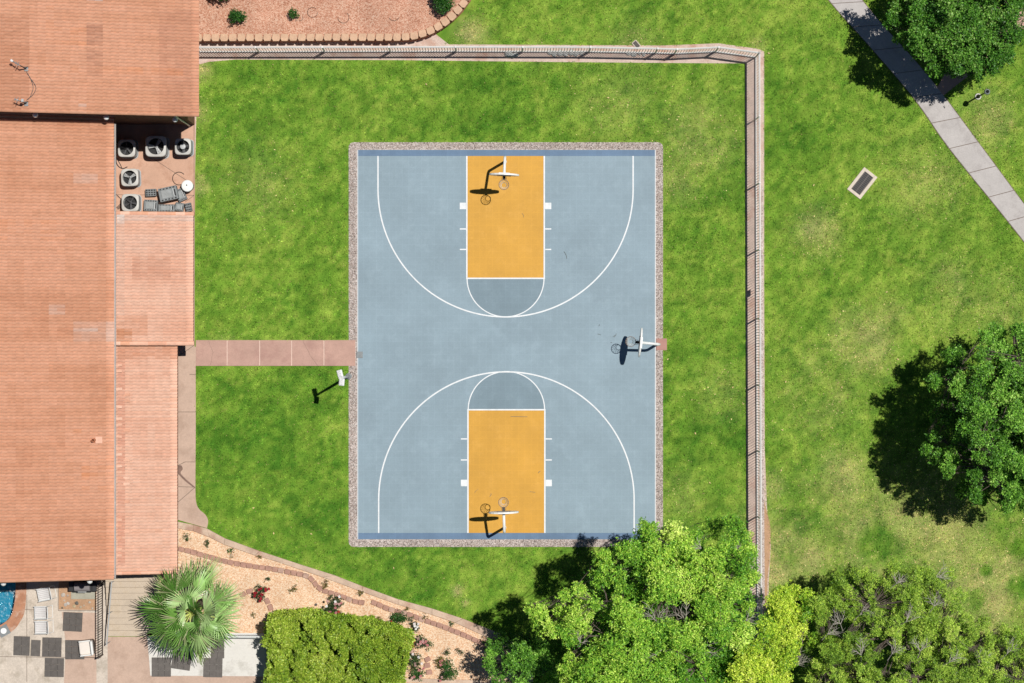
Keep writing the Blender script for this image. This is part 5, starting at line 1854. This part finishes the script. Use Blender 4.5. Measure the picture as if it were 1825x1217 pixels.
# steps
root = empty('garden_steps', P(222, 1085), 'flight of tan stone steps between the railing and the fan palm', 'steps')
ys = [1022, 1033.5, 1044.3, 1055, 1066.5, 1077.7, 1089, 1100.3, 1112, 1123.3, 1134]
for k in range(10):
    m = MB()
    z = .03 + (9 - k) * .07
    m.prism(W2(rect_px(192, ys[k] + .2, 285, ys[k + 1] - .2)), -.03, z, bev=.012)
    m.build('step', M['step_stone'], root)
# deck
DECK_HOLE = POOL
b = MB()
coping_out = smooth_line([(47, 1030), (47, 1057), (44, 1090), (36, 1108), (24, 1123), (0, 1135), (-40, 1138)], 5)
deck = [(192, 1025), (192, 1220), (192, 1290), (-200, 1290), (-200, 1138), (-40, 1138)] + coping_out[::-1][1:] + [(47, 1000), (150, 1000)]
b.prism(W2(deck), -.03, .02); deck_o = tag(b.build('pool_deck', M['patio_concrete']), kind='structure')
b = MB()
for pts in ([(44, 1086), (64, 1087)], [(48, 1060), (48, 1215)], [(0, 1170), (180, 1172)], [(104, 1045), (104, 1088), (172, 1088)]):
    b.ribbon(W2(pts), .9 / S, .0245)
b.build('joint', M['joint'], deck_o)
b = MB(); b.prism(W2([(192, 1134.5), (262, 1134.5), (500, 1134.5), (500, 1200), (640, 1205), (640, 1290), (192, 1290)]), -.03, .024); tag(b.build('pink_paving', M['pink_concrete']), kind='structure')
b = MB(); b.prism(W2([(110, 1090), (172, 1092), (172, 1170), (172, 1290), (110, 1290), (118, 1150)]), -.03, .0245); tag(b.build('pink_patch', M['pink_concrete']), kind='structure')
b = MB(); b.prism(W2([(262, 1128), (474, 1128), (478, 1160), (478, 1206), (455, 1205), (268, 1204)]), -.03, .030, bev=.006); tag(b.build('white_patio', M['white_concrete']), kind='structure')
# pool
pin = [p for p in POOL]
b = MB()
pw = W2(POOL)
n = len(pw)
b.add([(x, y, .0) for x, y in pw] + [(x, y, -1.3) for x, y in pw], [[i, (i + 1) % n, n + (i + 1) % n, n + i] for i in range(n)] + [list(range(n, 2 * n))])
tag(b.build('pool_basin', M['pool_plaster']), kind='structure')
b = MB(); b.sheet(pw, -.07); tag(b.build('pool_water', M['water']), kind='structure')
b = MB()
pin_e = smooth_line([(28, 1000), (28, 1049), (26, 1073), (20, 1097), (8, 1109), (-6, 1115), (-40, 1112)], 5)
cop = [(47, 1000)] + coping_out + pin_e[::-1]
b.prism(W2(cop), -.25, .05, bev=.01); tag(b.build('pool_edge', M['pool_coping']), kind='structure')
root = empty('skimmer_cover', P(7, 1124.5), 'round white skimmer lid on a grey square in the pool edge', 'pool skimmer')
m = MB(); c = P(7, 1124); m.box((c[0], c[1], .056), (.52, .48, .012), rz=.5); m.build('frame', M['grey_plastic'], root)
m = MB(); m.lathe((c[0], c[1], .063), [(.14, 0), (.14, .015), (.12, .022), (.05, .022), (0, .026)], 24); m.build('lid', M['white_paint'], root)
# planting square with slab under the eave
b = MB(); b.sheet(W2([(105, 1030), (172, 1030), (172, 1087), (105, 1086)]), .0285); tag(b.build('earth_square', M['bare_soil']), kind='structure')
b = MB(); b.prism(W2(rect_px(127, 1035, 171, 1067.5)), .0, .055, bev=.008); tag(b.build('slab', simple('grey_slab', alb(186, 182, 164), .85, var=.1, fine=.08)), kind='structure')


def rock(px, py, r, col, label, group, z=.03):
    c = P(px, py)
    m = MB(); rr = random.Random(int(px * 31 + py))
    prof = [(0, -.2), (.8, 0), (1, .35), (.75, .7), (.3, .85), (0, .88)]
    m.lathe((c[0], c[1], z), [(a * r, b_ * r) for a, b_ in prof], 9)
    m.v = [(x + rr.uniform(-.2, .2) * r, y + rr.uniform(-.2, .2) * r, max(z - .02, zz + rr.uniform(-.1, .1) * r)) for x, y, zz in m.v]
    o = m.build('rock', simple('rock_' + str(int(px)), col, .9, var=.2, vscale=10, bump=.6), origin=c)
    tag(o, label, 'rock', group)


for (px, py, r, col) in [(117, 1077, .09, (.6, .54, .48)), (113, 1060, .1, (.62, .55, .48)), (121, 1061, .06, (.5, .42, .36)), (137, 1074.5, .09, (.16, .15, .13)), (133, 1080, .08, (.6, .48, .3)), (144, 1081.5, .06, (.5, .42, .3)),
                         (122, 1075, .08, (.65, .6, .54)), (160, 1073, .06, (.55, .5, .42)), (111, 1083, .05, (.2, .17, .12)), (115, 1070, .05, (.6, .5, .4)), (150, 1079, .05, (.5, .4, .3)), (165, 1084, .05, (.55, .5, .42)), (124, 1051, .06, (.6, .55, .5))]:
    rock(px, py, r, tuple(x * .8 for x in col), 'small pale rock lying on the bare earth square by the railing' if col[0] > .3 else ('dark rock in the middle of the bare earth square' if py < 1080 else 'tiny dark rock at the near corner of the bare earth square'),
         'pale rocks in the earth square' if col[0] > .3 else None)


def make_railing(a, c, hgt, pitch, mat, label, name='railing', r=.016, rails=(.1, 1.0), rail_r=.024):
    a = np.array(P(*a)[:2]); c = np.array(P(*c)[:2])
    L = np.linalg.norm(c - a); d = (c - a) / L
    root = empty(name, (*a, 0), label, 'railing')
    m = MB()
    for z in rails: m.tube([(*a, z * hgt), (*c, z * hgt)], rail_r, 4)
    m.build('rail', mat, root)
    m = MB()
    k = int(L / pitch)
    for q in range(k + 1):
        p = a + d * L * q / k
        m.tube([(*p, .02), (*p, hgt - .01)], r, 4, cap=False)
    m.build('baluster', mat, root)
    for q in np.linspace(0, 1, max(2, int(L / 1.7) + 1)):
        p = a + d * L * q
        m = MB(); m.box((p[0], p[1], hgt / 2 + .02), (.06, .06, hgt + .06)); m.build('post', mat, root)
    return root


make_railing((183.5, 1038), (183.5, 1166), 1.25, .115, M['brown_metal'], 'dark brown metal railing separating the pool deck from the steps')
make_railing((398, 1130), (473, 1130.5), 1.0, .1, M['white_metal'], 'white metal railing between the gravel bed and the white patio', r=.016, rail_r=.05)
root = empty('handrail', P(193, 1040), 'sloping grey handrail along the edge of the stone steps', 'handrail')
ha, hb = P(199, 1036, 1.3), P(190, 1150, .9)
m = MB(); m.tube([ha, (ha * .5 + hb * .5), hb], .03, 8); m.build('rail', M['grey_light'], root)
for f in (0.02, .5, .98):
    q = ha + (hb - ha) * f
    m = MB(); m.tube([(q[0], q[1], 0), tuple(q)], .022, 8); m.build('post', M['grey_light'], root)

# rubber mats


def make_mat(px, py, sx, sy, rz, nx, ny, label, z=.03, col=1.0):
    g = P(px, py)
    sx /= S; sy /= S
    root = empty('rubber_mat', (g[0], g[1], z), label, 'mat')
    R = Matrix.Rotation(rz, 3, 'Z')
    gx = sx / nx; gy = sy / ny
    mt = simple('rubber_mix', tuple(q * col * 1.35 for q in alb(96, 91, 87)), .9, var=.16, vscale=5, bump=.4, bscale=90, fine=.14, fscale=50)
    for i in range(nx):
        for j in range(ny):
            m = MB()
            c = Vector((g[0], g[1], z + .012)) + R @ Vector((-sx / 2 + gx * (i + .5), -sy / 2 + gy * (j + .5), 0))
            m.box(c, (gx - .005, gy - .005, .03), rot=R, bev=.008)
            m.build('tile', mt, root)


make_mat(129.8, 1108, 34.5, 34, -.05, 3, 3, 'nine square charcoal rubber mat below the earth square', col=.95)
make_mat(38.9, 1150.8, 29, 34.5, -.03, 2, 2, 'worn rubber mat nearest the pool, leftmost of the row', col=1.05)
make_mat(63.8, 1154.7, 17, 29, -.05, 1, 2, 'narrow half width rubber mat, second from the pool in the row', col=1.1)
make_mat(92.8, 1153, 34.5, 34.5, -.02, 3, 3, 'nine square rubber mat in the middle of the row, right of the narrow one', col=1.0)
make_mat(133.6, 1157.5, 34.5, 34.5, 0, 3, 3, 'rubber mat under the cushioned white armchair', col=1.0)
make_mat(97, 1189.2, 34.5, 34, -.02, 3, 3, 'lowest rubber mat on the pool deck, below the row', col=1.05)
make_mat(287.8, 1188.5, 34.5, 34.5, 0, 3, 3, 'rubber mat on the white patio at the lower left of the palm', .034, col=1.15)
make_mat(379.7, 1189.5, 34, 34.5, -.02, 3, 3, 'rubber mat on the white patio at the lower right of the palm', .034, col=1.15)
make_mat(324, 1176, 34, 34, -.15, 3, 3, 'rubber mat half hidden beneath the lowest palm fronds', .034, col=1.15)
make_mat(388, 1155, 24, 36, 0, 2, 3, 'rubber mat mostly covered by the right side of the palm', .034, col=1.15)


def make_lounger(px, py, rz, label):
    """low sling patio chair, seat to -x, backrest to +x"""
    g = P(px, py)
    root = empty('patio_chair', (g[0], g[1], .022), label, 'chair')
    R = Matrix.Rotation(rz, 3, 'Z')
    V = lambda x, y, z: Vector((g[0], g[1], .022)) + R @ Vector((x, y, z))
    m = MB()
    n = 8
    top = []
    for k in range(n + 1):
        x = -.30 + .5 * k / n
        top.append((x, .40 - .05 * math.sin(PI * k / n)))
    for j in range(7):
        y = -.25 + .5 * j / 6
        for (x0, z0), (x1, z1) in zip(top, top[1:]):
            vs = [V(x0, y - .036, z0), V(x1, y - .036, z1), V(x1, y + .036, z1), V(x0, y + .036, z0)]
            m.add([tuple(q) for q in vs] + [tuple(q - Vector((0, 0, .012))) for q in vs], [[0, 1, 2, 3], [7, 6, 5, 4], [0, 4, 5, 1], [1, 5, 6, 2], [2, 6, 7, 3], [3, 7, 4, 0]])
    m.build('seat', M['sling'], root)
    m = MB()
    vs = []
    for k in range(6):
        t = k / 5
        bow = .045 * math.sin(PI * t)
        for (dx, dz) in ((.21, .40), (.36, .86)):
            vs.append(tuple(V(dx + bow, -.26 + .52 * t, dz)))
    m.add(vs, [[2 * k, 2 * k + 2, 2 * k + 3, 2 * k + 1] for k in range(5)])
    ob = m.build('backrest', M['sling'], root)
    md = ob.modifiers.new('s', 'SOLIDIFY'); md.thickness = .02
    m = MB()
    for s_ in (-1, 1):
        m.tube([V(-.33, s_ * .29, .0), V(-.32, s_ * .29, .58), V(.25, s_ * .29, .60), V(.44, s_ * .29, .0)], .016, 6)
        m.tube([V(-.32, s_ * .27, .41), V(.2, s_ * .27, .40), V(.38, s_ * .27, .90)], .016, 6)
    m.tube([V(-.32, -.28, .41), V(-.32, .28, .41)], .016, 6); m.tube([V(.38, -.27, .9), V(.38, .27, .9)], .016, 6); m.tube([V(.44, -.29, .02), V(.44, .29, .02)], .014, 6)
    m.build('frame', M['white_metal'], root)


make_lounger(83, 1056.5, -.2 + .4, 'white sling chair half under the eave shadow, topmost of the three by the pool')
make_lounger(77.5, 1089.5, .03, 'white sling chair in the middle of the three beside the pool')
make_lounger(78.5, 1115.5, .03, 'white sling chair lowest of the three, nearest the rubber mats')


def make_armchair(px, py, rz, label):
    g = P(px, py, .4)
    root = empty('armchair', (g[0], g[1], .055), label, 'chair')
    R = Matrix.Rotation(rz, 3, 'Z')
    V = lambda x, y, z: Vector((g[0], g[1], .055)) + R @ Vector((x, y, z))
    loop = lambda sx, sy, cx=0: [tuple((V(x + cx, y, 0))[:2]) for x, y in rounded_rect(-sx / 2, -sy / 2, sx / 2, sy / 2, .09, 4)]
    m = MB(); m.prism(loop(.68, .7), .06, .36, bev=.03); m.build('base', M['brown_metal'], root)
    m = MB(); m.prism(loop(.56, .62, -.06), .361, .52, bev=.04); m.build('seat_cushion', M['cushion'], root)
    m = MB(); m.box(V(.29, 0, .55), (.11, .68, .5), rot=R @ Matrix.Rotation(.12, 3, 'Y'), bev=.04); m.build('backrest', M['white_paint'], root)
    for s_ in (-1, 1):
        m = MB(); m.box(V(-.04, s_ * .335, .5), (.56, .06, .12), rot=R, bev=.02); m.build('armrest', M['white_paint'], root)


make_armchair(154.5, 1154.3, .12, 'cushioned white armchair standing on a rubber mat by the brown railing')


def make_grill():
    g = P(146, 1046, .9); g[2] = .055
    root = empty('barbecue_grill', g, 'dark barbecue grill with grey lid on the slab below the eave', 'grill')
    m = MB(); m.box((g[0], g[1], .42), (.9, .5, .62), bev=.02); m.build('cabinet', M['black'], root)
    m = MB()
    prof = [(-.21, 0), (-.2, .1), (-.12, .18), (0, .21), (.12, .18), (.2, .1), (.21, 0)]
    vs = [(g[0] + sx * .36, g[1] + y, .735 + z) for sx in (-1, 1) for y, z in prof]
    m.add(vs, [[k, k + 1, 7 + k + 1, 7 + k] for k in range(6)] + [list(range(7)), list(range(7, 14))[::-1]]); m.build('lid', M['grey_cloth'], root)
    m = MB(); m.tube([(g[0] - .2, g[1] - .24, .86), (g[0] + .2, g[1] - .24, .86)], .014, 8); m.build('handle', M['white_metal'], root)
    for s_ in (-1, 1):
        m = MB(); m.box((g[0] + s_ * .55, g[1], .7), (.22, .44, .04), bev=.01); m.build('side_shelf', M['dark_metal'], root)


make_grill()

# ------------------------------------------------------------------ shrubs and roses


def make_shrub(name, label, cat, px, py, rpx, hgt, pal, leaf, dens, seed, z0=0.0, flowers=None, nf=0, n_lobes=6, flat=False, group=None, fsize=.07):
    rng = np.random.default_rng(seed)
    g = P(px, py, z0 + hgt * .5); g[2] = z0
    root = empty(name, g, label, cat, group)
    R = rpx / S
    lobes = []
    m = MB()
    for k in range(n_lobes):
        a = rng.uniform(0, 2 * PI); f = R * math.sqrt(rng.random()) * .72
        c = (g[0] + f * math.cos(a), g[1] + f * math.sin(a), z0 + hgt * rng.uniform(.45, .85), R * rng.uniform(.35, .6), rng.uniform(-.1, .15))
        lobes.append(c)
        m.tube([(g[0], g[1], z0 - .02), (g[0] + (c[0] - g[0]) * .4, g[1] + (c[1] - g[1]) * .4, z0 + (c[2] - z0) * .6), c[:3]], [.014, .011, .006], 5)
    m.build('stem', M['dark_bark'], root)
    V, Q, T = leaves_for(lobes, pal, leaf, dens, rng, squash=.8, ros=5, wide=.5)
    V[:, 2] = np.maximum(V[:, 2], z0 + .02)
    fast_mesh('foliage', V, Q, T, M['leaf'], root)
    for k in range(nf):
        c = lobes[rng.integers(0, len(lobes))]
        p = np.array(c[:3]) + np.array([rng.normal() * c[3] * .55, rng.normal() * c[3] * .55, c[3] * .75 + .03])
        col = flowers[rng.integers(0, len(flowers))]
        mb = MB()
        for ring, (nr, rr_, zz, tl) in enumerate(((6, fsize, 0, .3), (5, fsize * .65, fsize * .25, .7), (3, fsize * .32, fsize * .4, 1.1))):
            for q in range(nr):
                a = 2 * PI * q / nr + ring
                d = np.array([math.cos(a), math.sin(a), 0]); t = np.array([-d[1], d[0], 0])
                e = p + d * rr_ + np.array([0, 0, zz + rr_ * tl * .6])
                mb.add([p + np.array([0, 0, zz * .5]), p + d * rr_ * .55 + t * rr_ * .55 + np.array([0, 0, zz + rr_ * tl * .3]), e, p + d * rr_ * .55 - t * rr_ * .55 + np.array([0, 0, zz + rr_ * tl * .3])], [[0, 1, 2, 3]], tint=tuple(np.array(col) * rng.uniform(.8, 1.15)))
        mb.build('bloom', M['petal'], root)
    return root


G_SHRUB = [alb(24, 66, 20), alb(44, 98, 30), alb(78, 132, 46), alb(120, 164, 66)]
G_ROSE = [alb(30, 52, 26), alb(52, 84, 38), alb(84, 112, 56), alb(120, 134, 76)]
G_DRY = [alb(84, 88, 34), alb(120, 116, 48), alb(150, 140, 66), alb(120, 96, 60)]
RED = [alb(168, 30, 46), alb(196, 46, 62)]; PINK = [alb(226, 150, 150), alb(236, 190, 184)]; WHITE = [(.8, .78, .76), (.8, .74, .72)]; ORG = [alb(196, 74, 56), alb(176, 46, 44)]
make_shrub('shrub', 'rounded green shrub on the raised gravel bed nearest the house', 'shrub', 426, 30, 16, .75, G_SHRUB, .075, 900, 201, .64, n_lobes=10)
make_shrub('shrub', 'smallest rounded green shrub in the middle of the raised gravel bed', 'shrub', 524, 26, 10.5, .55, G_SHRUB, .065, 1000, 202, .64, n_lobes=7)
make_shrub('shrub', 'bushy green shrub at the top edge by the curved retaining wall', 'shrub', 785, 1, 22, .95, G_SHRUB, .08, 900, 203, .64, n_lobes=13)
make_shrub('shrub', 'shrub at the top edge of the photo right beside the house roof', 'shrub', 398, -22, 24, 1.4, G_SHRUB, .08, 800, 204, .64, n_lobes=12)

PL_ = [  # px, py, r, h, palette, flowers, n, label
    (333, 957, 9, .3, G_SHRUB, None, 0, 'sparse dark sprig nearest the porch in the upper gravel strip'),
    (371, 970, 9, .35, G_ROSE, None, 0, 'spiky dark green plant second from the porch in the gravel strip'),
    (412, 984.5, 8, .25, G_SHRUB, None, 0, 'low fresh green plant in the gravel strip above the palm'),
    (462, 993, 5, .3, G_DRY, None, 0, 'thin twiggy plant leaning on the kerb'),
    (479, 1031, 8, .35, G_ROSE, None, 0, 'small green plant just above the red rose bush'),
    (464, 1054, 15, .6, G_ROSE, RED, 16, 'rose bush covered in dark red blooms right of the palm'),
    (450, 1097, 6, .2, G_DRY, None, 0, 'tiny olive plant between the palm and the hedge corner'),
    (523, 1048, 9, .2, G_DRY, None, 0, 'flat olive plant in the middle of the open gravel'),
    (509, 1089, 7, .25, G_DRY, None, 0, 'small dry plant at the hedge upper left corner'),
    (582, 1041, 9, .3, G_DRY, None, 0, 'olive plant squeezed between the winding stones and the kerb'),
    (646, 1059, 8, .3, G_DRY, None, 0, 'dry plant in the gravel strip below the middle of the kerb'),
    (597, 1080, 19, .7, G_ROSE, WHITE + PINK + ORG, 16, 'largest white and pink rose bush above the hedge'),
    (590, 1065, 8, .6, G_ROSE, None, 0, 'upright rose shoot touching the winding edging stones'),
    (562, 1095, 11, .5, G_ROSE, WHITE, 6, 'rose bush with few white blooms against the hedge top'),
    (541, 1098, 9, .4, G_ROSE, PINK + WHITE, 9, 'pale pink rose tuft at the hedge top edge, leftmost of the roses'),
    (641, 1111, 12, .5, G_ROSE, PINK, 11, 'pink rose bush behind the hedge top edge, right of the large white bush'),
    (673, 1101, 8, .25, G_DRY, None, 0, 'small dry plant alone between two rose bushes'),
    (711, 1101, 15, .6, G_SHRUB, None, 0, 'leafy dark green rose bush without flowers next to the edging stones'),
    (699, 1117, 12, .5, G_ROSE, ORG, 8, 'rose bush with orange red blooms by the hedge right shoulder'),
    (734, 1107, 9, .5, G_ROSE, None, 0, 'green rose shoot right of the flowerless bush'),
    (742, 1117, 10, .5, G_ROSE, WHITE, 5, 'rose bush with one large white bloom near the right row of stones'),
    (752, 1141, 13, .55, G_ROSE, PINK, 10, 'pink rose bush beyond the right end of the hedge'),
    (766, 1150, 9, .5, G_SHRUB, None, 0, 'small bright green bush touching the pink rose'),
    (738, 1146, 8, .4, G_ROSE, RED, 5, 'small dark red rose close to the hedge end'),
    (741, 1178, 16, .65, G_ROSE, WHITE + PINK, 6, 'leggy green rose bush right of the hedge end'),
    (724, 1184, 11, .5, G_DRY, [alb(240, 220, 150)], 9, 'pale yellow rose bush against the hedge end'),
    (744, 1200, 13, .6, G_SHRUB, PINK, 6, 'green rose bush at the bottom edge beside the hedge'),
    (795, 1160, 9, .4, G_ROSE, None, 0, 'thin bush near the tree shadow on the gravel'),
    (803, 1192, 17, .8, G_SHRUB, None, 0, 'dark green bush lying half in the tree shadow'),
    (785, 1180, 11, .4, G_DRY, PINK, 3, 'sparse dry bush between the rose bushes and the dark bush'),
    (788, 1204, 11, .4, G_ROSE, PINK, 2, 'low rose bush by the bottom kerb'),
    (727, 1086, 6, .3, G_DRY, None, 0, 'brown dry sprig on the edging stones near the kerb'),
    (803, 1113, 7, .25, G_SHRUB, None, 0, 'little green plant at the edge of the tree shadow'),
    (757, 1098, 5, .15, G_DRY, None, 0, 'tiny weed in the gravel strip below the kerb'),
    (820, 1160, 9, .4, G_ROSE, None, 0, 'shaded small bush beside the deep green tree'),
]
for i, (px, py, r, h, pal, fl, nf, lab) in enumerate(PL_):
    name = 'rose_bush' if ('rose' in lab and r > 8) else 'garden_plant'
    make_shrub(name, lab, 'rose bush' if name == 'rose_bush' else 'plant', px, py, r, h, pal, .06 if r > 9 else .05, 800 if r > 9 else 600, 300 + i, .016, fl, nf, n_lobes=8 if r > 12 else 5)

rock(563, 1077.5, .07, (.12, .1, .09), 'small dark stone alone on the gravel above the hedge', None, .02)
for (px, py, r) in [(906, 97, .2), (913, 98.5, .13), (919, 98, .12)]:
    rock(px, py, r, (.42, .42, .4), 'pale stone at the foot of the top fence, in the left cluster', 'left pale stones under the top fence', .004)
for (px, py, r) in [(980, 93, .13), (988, 96, .14), (998, 94.5, .15), (1008, 96, .14), (1018, 93.5, .15), (1027, 95.5, .14), (1036, 94, .13), (1120, 95, .12), (1130, 96.5, .13), (1139, 95, .1), (1147, 96.5, .1)]:
    rock(px, py, r, (.44, .43, .41), 'pale stone at the foot of the top fence, in the row right of centre', 'right pale stones under the top fence', .004)

leaf_m = simple('dry_leaf', alb(236, 214, 150), .7, var=.2)
lv = None
for k, (px, py) in enumerate([(488, 950), (555, 951), (411, 985), (1400, 680), (1394, 766), (1239, 772), (1306, 690), (1084, 174), (1370, 95), (702, 1012), (1392, 838), (1190, 640), (530, 1035), (452, 905), (1265, 860), (1500, 690), (1580, 520), (760, 150), (1450, 330), (1600, 640)]):
    q = P(px, py)
    if lv is None:
        m = MB(); m.add([(-.06, 0, 0), (-.01, .035, .012), (.07, 0, .02), (-.01, -.035, .012), (0, 0, .002)], [[0, 4, 1], [1, 4, 2], [2, 4, 3], [3, 4, 0]])
        lv = m.build('fallen_leaf', leaf_m); o = lv
    else:
        o = lv.copy(); COL.objects.link(o)
    o.location = (q[0], q[1], .06); o.rotation_euler = (rl.uniform(-.3, .3), rl.uniform(-.3, .3), rl.uniform(0, 6))
    tag(o, 'single pale dry leaf lying on the green lawn', 'leaf', 'pale dry leaves scattered on the lawn')

# ------------------------------------------------------------------ light, sky, camera
SUN = Vector((.2905, .1706, 1.0)).normalized()
el = math.asin(SUN.z); azr = math.atan2(SUN.x, SUN.y)
w = bpy.data.worlds.new('World'); scene.world = w; w.use_nodes = True
nt = w.node_tree
bg = nt.nodes.get('Background') or nt.nodes.new('ShaderNodeBackground')
sky = nt.nodes.new('ShaderNodeTexSky'); sky.sky_type = 'NISHITA'; sky.sun_disc = False
sky.sun_elevation = el; sky.sun_rotation = azr; sky.altitude = 2200; sky.air_density = .9; sky.dust_density = .15
nt.links.new(sky.outputs[0], bg.inputs[0]); bg.inputs[1].default_value = .05
out = nt.nodes.get('World Output') or nt.nodes.new('ShaderNodeOutputWorld')
nt.links.new(bg.outputs[0], out.inputs[0])
sd = bpy.data.lights.new('sun', 'SUN'); sd.energy = 5.0; sd.angle = math.radians(.5); sd.color = (1.0, .965, .91)
so = bpy.data.objects.new('sun', sd); COL.objects.link(so)
so.rotation_euler = (-SUN).to_track_quat('-Z', 'Y').to_euler(); so.location = (20, 12, 60)

cam = bpy.data.cameras.new('camera'); co = bpy.data.objects.new('camera', cam); COL.objects.link(co)
co.location = (0, 0, H); co.rotation_euler = (0, 0, 0)
cam.sensor_width = 36; cam.lens = 36 * S * H / 1825.0
cam.clip_start = 1; cam.clip_end = 1500
scene.camera = co
scene.view_settings.view_transform = 'Standard'; scene.view_settings.look = 'None'
scene.view_settings.exposure = -0.18; scene.view_settings.gamma = 1.0
scene.cycles.max_bounces = 6; scene.cycles.transparent_max_bounces = 8
